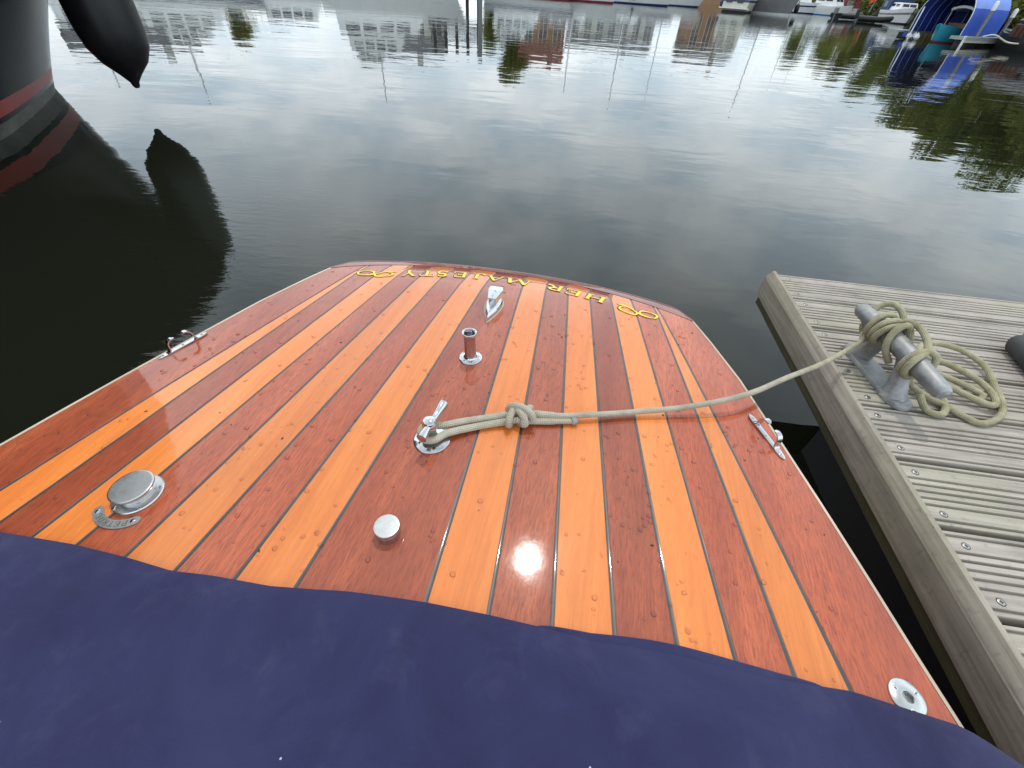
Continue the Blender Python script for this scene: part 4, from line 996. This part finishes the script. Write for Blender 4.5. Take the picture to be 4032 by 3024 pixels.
P0 = Vector((22.6, 28.0, .40)); m = MB(); m.tube(catmull([Vector(p) - P0 for p in ((22.1, 28.3, .42), (22.4, 28.0, .52), (22.9, 27.6, .30), (23.2, 26.9, .34), (23.4, 27.2, .60), (23.5, 27.2, .68))], 6), .035, 6); P_('line', m, 'ivory', o, True)

# ---- boats and jetty on the left of the far side (seen as reflections from here)
for (nm, lab, x, y, h, L, B, F, hm, bm2, cabs, ms) in (
    ('flybridge_cruiser', 'tall white flybridge motor cruiser left of the timber jetty', -13.4, 49.5, 18, 12.0, 3.8, 1.75, 'white', 'navy', ((-4.5, 3.0, 3.0, 1.6, 1.5), (-3.8, 1.2, 2.5, 3.1, 1.1), (-3.2, -.6, 2.1, 4.2, .9)), 3.4),
    ('motor_cruiser', 'white motor cruiser with a dark wheelhouse near the big black hull', -26.0, 41.2, 40, 10.0, 3.4, 1.6, 'white', 'antifoul', ((-3.5, 2.0, 2.7, 1.5, 1.2), (-2.4, .8, 2.3, 2.7, .9)), 3.6),
    ('motor_cruiser', 'grey blue motor cruiser behind the hanging black fender', -33.0, 41.0, 46, 9.0, 3.2, 1.5, 'creamgel', 'navy', ((-3.0, 2.0, 2.6, 1.4, 1.3),), 4.2),
    ('motor_cruiser', 'white motor cruiser between the two taller white cruisers', -20.0, 46.4, 30, 8.0, 2.8, 1.2, 'white', 'navy', ((-2.8, 1.6, 2.3, 1.1, 1.1),), 0),
    ('motor_cruiser', 'white motor cruiser to the right of the timber jetty', -1.6, 59.0, -8, 9.0, 3.0, 1.3, 'white', 'redcanvas', ((-3.0, 1.6, 2.5, 1.2, 1.3), (-2.4, .4, 2.1, 2.5, .8)), 0)):
    b = newboat(nm, lab, (x, y), h); boat_hull(b, L, B, F, hm, bm2, 'navy' if nm == 'motor_cruiser' and L > 8.5 else None)
    for (x0, x1, w, z0, hh) in cabs: cabin(b, x0, x1, w, z0, hh, 'white', 4)
    if ms: mast(b, -1.2, cabs[-1][3] + cabs[-1][4] - .05, ms, False)
    rail(b, L, B, F)
jt = empty('timber_jetty', (-8.2, 55.0, 0), (0, 0, math.radians(8))); tag(jt, 'dark timber jetty on tall black piles left of the white yachts', 'jetty')
for k in range(5):
    m = MB(); m.tube([(-2.2 + 1.1 * k, 0, -1), (-2.2 + 1.1 * k, 0, 4.6)], .16, 8); P_('pile', m, 'blackpaint', jt, True)
m = MB(); m.box(-2.8, 2.8, .17, 1.9, 2.2, 2.5); P_('deck', m, 'underwood', jt)
for z in (2.6, 3.1, 3.6):
    m = MB(); m.box(-2.6, 2.6, -.22, -.17, z, z + .3); P_('rail', m, 'blackpaint', jt)
o = empty('mooring_post', (-5.3, 50.0, 0)); tag(o, 'tall grey steel pile standing alone right of the timber jetty', 'post')
m = MB(); m.tube([(0, 0, -1), (0, 0, 4.4)], .2, 12); P_('shaft', m, bpy.data.materials['grey_post'], o, True)

# ---- houses on the bank
M['brick'] = simple('tan_brick', (.33, .19, .11), .9, 0, .12, 3); M['render'] = simple('pale_render', (.6, .58, .53), .9, 0, .06, 2)
M['rooftile'] = simple('red_brown_roof', (.14, .045, .035), .9, 0, .2, 4); M['slate'] = simple('slate_roof', (.08, .085, .1), .8, 0, .2, 4)
def house(loc, head, w, d, h, rh, wall, roof, label, ncol, nrow):
    o = empty('house', (loc[0], loc[1], 0.8), (0, 0, math.radians(head))); tag(o, label, 'house', 'houses on the far bank')
    m = MB(); m.box(-w / 2, w / 2, -d / 2, d / 2, -1.5, h); P_('wall', m, wall, o)
    m = MB(); e = .35
    m.add([(-w / 2 - e, -d / 2 - e, h + .01), (w / 2 + e, -d / 2 - e, h + .01), (w / 2 + e, d / 2 + e, h + .01), (-w / 2 - e, d / 2 + e, h + .01), (-w / 2 - e, 0, h + rh), (w / 2 + e, 0, h + rh)], [(0, 1, 5, 4), (2, 3, 4, 5), (0, 4, 3), (1, 2, 5), (3, 2, 1, 0)]); rf = P_('roof', m, roof, o)
    m = MB(); m.box(w * .2, w * .2 + .8, -.3, .3, h + rh * .5, h + rh + .9); P_('chimney', m, wall, rf)
    for r in range(nrow):
        for c in range(ncol):
            x = -w / 2 + w * (c + .5) / ncol; z = .9 + (h - .6) * r / nrow; ww = min(1.3, w / ncol * .55)
            m = MB(); m.box(x - ww / 2 - .08, x + ww / 2 + .08, -d / 2 - .06, -d / 2 + .1, z - .08, z + 1.48); wn = P_('window', m, 'white', o)
            m = MB(); m.box(x - ww / 2, x - .04, -d / 2 - .075, -d / 2, z, z + 1.4); m.box(x + .04, x + ww / 2, -d / 2 - .075, -d / 2, z, z + 1.4); P_('pane', m, 'glass', wn)
house((31.5, 104), 0, 9, 8, 5.2, 2.2, 'brick', 'slate', 'tan brick house behind the cream aft cabin cruiser', 4, 2)
house((0.5, 92), 4, 7, 8, 5.6, 2.4, 'brick', 'rooftile', 'brick house with a red brown roof behind the white yachts', 3, 2)
house((14, 110), 0, 16, 8, 5.2, 2.0, 'render', 'slate', 'long pale rendered house behind the white yachts', 7, 2)
house((-20, 78), 20, 12, 8, 4.8, 2.2, 'render', 'slate', 'pale rendered house behind the flybridge cruiser', 5, 2)
house((-46, 60), 42, 12, 8, 4.2, 2.0, 'render', 'slate', 'pale house with a slate roof behind the motor cruisers on the left', 5, 2)

# ---- trees on the bank
def leafmat(name, a, b_):
    m, t, b = newmat(name); v = tex(t); f = noise(t, v, 1.1, 4, .6); g = noise(t, v, 9, 2)
    c = ramp(t, f, [(0.3, a), (0.7, b_)]); c = mixc(t, maprange(t, g, .4, .7, 0, .4), c, tuple(x * .7 for x in a))
    t.links.new(c, b.inputs['Base Color']); b.inputs['Roughness'].default_value = 0.7; b.inputs['Specular IOR Level'].default_value = 0.2
    tl = N(t, 'ShaderNodeBsdfTranslucent'); t.links.new(c, tl.inputs[0]); ms = N(t, 'ShaderNodeMixShader'); ms.inputs[0].default_value = 0.5
    t.links.new(b.outputs[0], ms.inputs[1]); t.links.new(tl.outputs[0], ms.inputs[2]); t.links.new(ms.outputs[0], t.nodes['Material Output'].inputs[0])
    return m
M['leafA'] = leafmat('leaf_green', (.17, .20, .032), (.21, .245, .05)); M['leafB'] = leafmat('leaf_dark_green', (.12, .15, .03), (.16, .19, .044)); M['leafC'] = leafmat('leaf_olive', (.19, .20, .035), (.23, .235, .06))
M['bark'] = simple('bark', (.08, .06, .045), .95, 0, .3, 4, .3)
def tree_meshes(seed, nleaf, mat):
    r = random.Random(seed); m = MB(); blobs = []
    for k in range(16):
        a = r.uniform(0, 2 * PI); rad = r.uniform(0, 2.4); z = r.uniform(2.2, 8.6); rad *= (1.1 - abs(z - 5) / 7)
        blobs.append((Vector((rad * math.cos(a), rad * math.sin(a), z)), r.uniform(1.0, 1.9)))
    for k in range(nleaf):
        c, R = r.choice(blobs); d = Vector((r.gauss(0, 1), r.gauss(0, 1), r.gauss(0, 1))).normalized(); p = c + d * R * r.uniform(.55, 1.0) ** .5
        n = (d + Vector((r.uniform(-.8, .8), r.uniform(-.8, .8), r.uniform(-.2, 1.0)))).normalized(); u = n.orthogonal().normalized(); q = r.uniform(0, 6.28); w = n.cross(u)
        u, w = u * math.cos(q) + w * math.sin(q), w * math.cos(q) - u * math.sin(q); s = r.uniform(.13, .27)
        m.add([p - u * s, p - w * s * .55, p + u * s, p + w * s * .55], [(0, 1, 2, 3)])
    crown = m.mesh('crown', M[mat], False)
    t = MB(); t.tube([(0, 0, -1), (.05, .02, 1.5), (-.05, .06, 4), (.1, 0, 6.5)], [.34, .26, .18, .08], 9)
    for c, R in blobs[:9]: t.tube([(0, .03, max(1.2, c.z * .45)), tuple((Vector((0, 0, c.z * .6)) + c) / 2), tuple(c)], [.11, .07, .025], 6)
    return crown, t.mesh('trunk', M['bark'])
TV = [tree_meshes(11, 5200, 'leafA'), tree_meshes(23, 5200, 'leafB'), tree_meshes(37, 5200, 'leafC')]
def bearing(az, r): return (r * math.sin(math.radians(az)), r * math.cos(math.radians(az)))
ORD = ['first', 'second', 'third', 'fourth', 'fifth', 'sixth', 'seventh', 'eighth', 'ninth', 'tenth', 'eleventh', 'twelfth', 'thirteenth', 'fourteenth']
trees = [(47.5, 56, 1.15, 1), (44.5, 58, 1.25, 0), (42.2, 61, 1.20, 1), (39.9, 65, 1.15, 0), (37.6, 69, 1.05, 2), (35.6, 76, 1.0, 0), (33.6, 88, .95, 1), (31.6, 94, .92, 0), (29.6, 104, .92, 1), (27.4, 112, .90, 2), (25.0, 116, .82, 0),
         (50.5, 54, 1.2, 2), (54, 53, 1.2, 0), (58, 53, 1.1, 1), (63, 52, 1.2, 0), (-2.4, 92, 1.25, 2), (-5.0, 98, .8, 0), (-12, 100, .7, 1), (-29, 84, .75, 2), (-38, 84, .7, 0), (-47, 80, .9, 1), (-55, 76, .9, 0), (41.0, 54, .5, 2), (36.4, 66, .55, 1), (34.4, 72, .5, 2), (32.2, 80, .5, 0), (30.2, 88, .5, 2), (43.6, 50.5, .5, 0), (46.2, 50, .55, 1)]
kinds = ['bushy mid green tree', 'dark green tree', 'pale olive green tree']
rt_ = random.Random(8); seen = {}; keys = []; tobj = []
for az, r, s, k in sorted(trees):
    x, y = bearing(az, r); o = empty('tree', (x, y, .9), (0, 0, rt_.uniform(0, 6.28))); hh_ = s * (.72 if az > 41 else .80 if az > 38.5 else .9 if az > 24 else 1.0); o.scale = (s * rt_.uniform(.9, 1.15), s * rt_.uniform(.9, 1.15), hh_)
    where = 'behind the blue shelter' if 35.8 < az < 48 else 'behind the canopy boats' if 24 < az <= 35.8 else 'beyond the dock' if az >= 48 else 'beside the red roofed house' if -6 < az < 0 else 'behind the motor cruisers'
    key = ('low ' if s < .6 else 'tall ') + kinds[k] + ' ' + where; seen[key] = seen.get(key, 0) + 1; keys.append(key)
    tag(o, key, 'tree', 'trees along the far bank'); tobj.append(o)
    link('crown', TV[k][0], o); link('trunk', TV[k][1], o)

cnt_ = {}
for o, key in zip(tobj, keys):
    if seen[key] > 1:
        cnt_[key] = cnt_.get(key, 0) + 1; o['label'] = key + ', ' + ORD[cnt_[key] - 1] + ' of these from the left'
# ---- bushes at the water's edge
def bush_mesh(seed, mat):
    r = random.Random(seed); m = MB()
    bl = [(Vector((r.uniform(-1.6, 1.6), r.uniform(-.8, .8), r.uniform(.1, 1.5))), r.uniform(.6, 1.1)) for k in range(9)]
    for k in range(2600):
        c, R = r.choice(bl); d = Vector((r.gauss(0, 1), r.gauss(0, 1), r.gauss(0, 1))).normalized(); p = c + d * R * r.uniform(.5, 1.0)
        n = (d + Vector((r.uniform(-.8, .8), r.uniform(-.8, .8), r.uniform(-.2, 1.0)))).normalized(); u = n.orthogonal().normalized(); q = r.uniform(0, 6.28); w = n.cross(u)
        u, w = u * math.cos(q) + w * math.sin(q), w * math.cos(q) - u * math.sin(q); s_ = r.uniform(.08, .17)
        m.add([p - u * s_, p - w * s_ * .55, p + u * s_, p + w * s_ * .55], [(0, 1, 2, 3)])
    return m.mesh('foliage', M[mat], False)
BV = [bush_mesh(3, 'leafA'), bush_mesh(4, 'leafC'), bush_mesh(6, 'leafB')]
bl_ = ['mid green', 'olive', 'dark green']
for k in range(26):
    az = 25.0 + k * 1.12; r = interp([(24, 110), (32, 90), (35, 76), (38, 64), (46, 52), (56, 50)], az) + rt_.uniform(-1, 2)
    x, y = bearing(az, r); o = empty('bush', (x, y, .5), (0, 0, rt_.uniform(0, 6.28))); sc_ = rt_.uniform(.8, 1.35) * (1.4 if az < 34 else 1); o.scale = (sc_ * 1.25, sc_ * 1.25, sc_)
    kk = ('right of the blue shelter' if az > 39.5 else 'left of the blue shelter' if az > 34 else 'behind the far canopy boats'); seen[kk + bl_[k % 3]] = seen.get(kk + bl_[k % 3], 0) + 1
    tag(o, ORD[seen[kk + bl_[k % 3]] - 1] + ' ' + bl_[k % 3] + ' bush from the left on the far bank ' + ('right of the blue shelter' if az > 39.5 else 'left of the blue shelter' if az > 34 else 'behind the far canopy boats'), 'bush', 'bushes along the far bank')
    link('foliage', BV[k % 3], o)
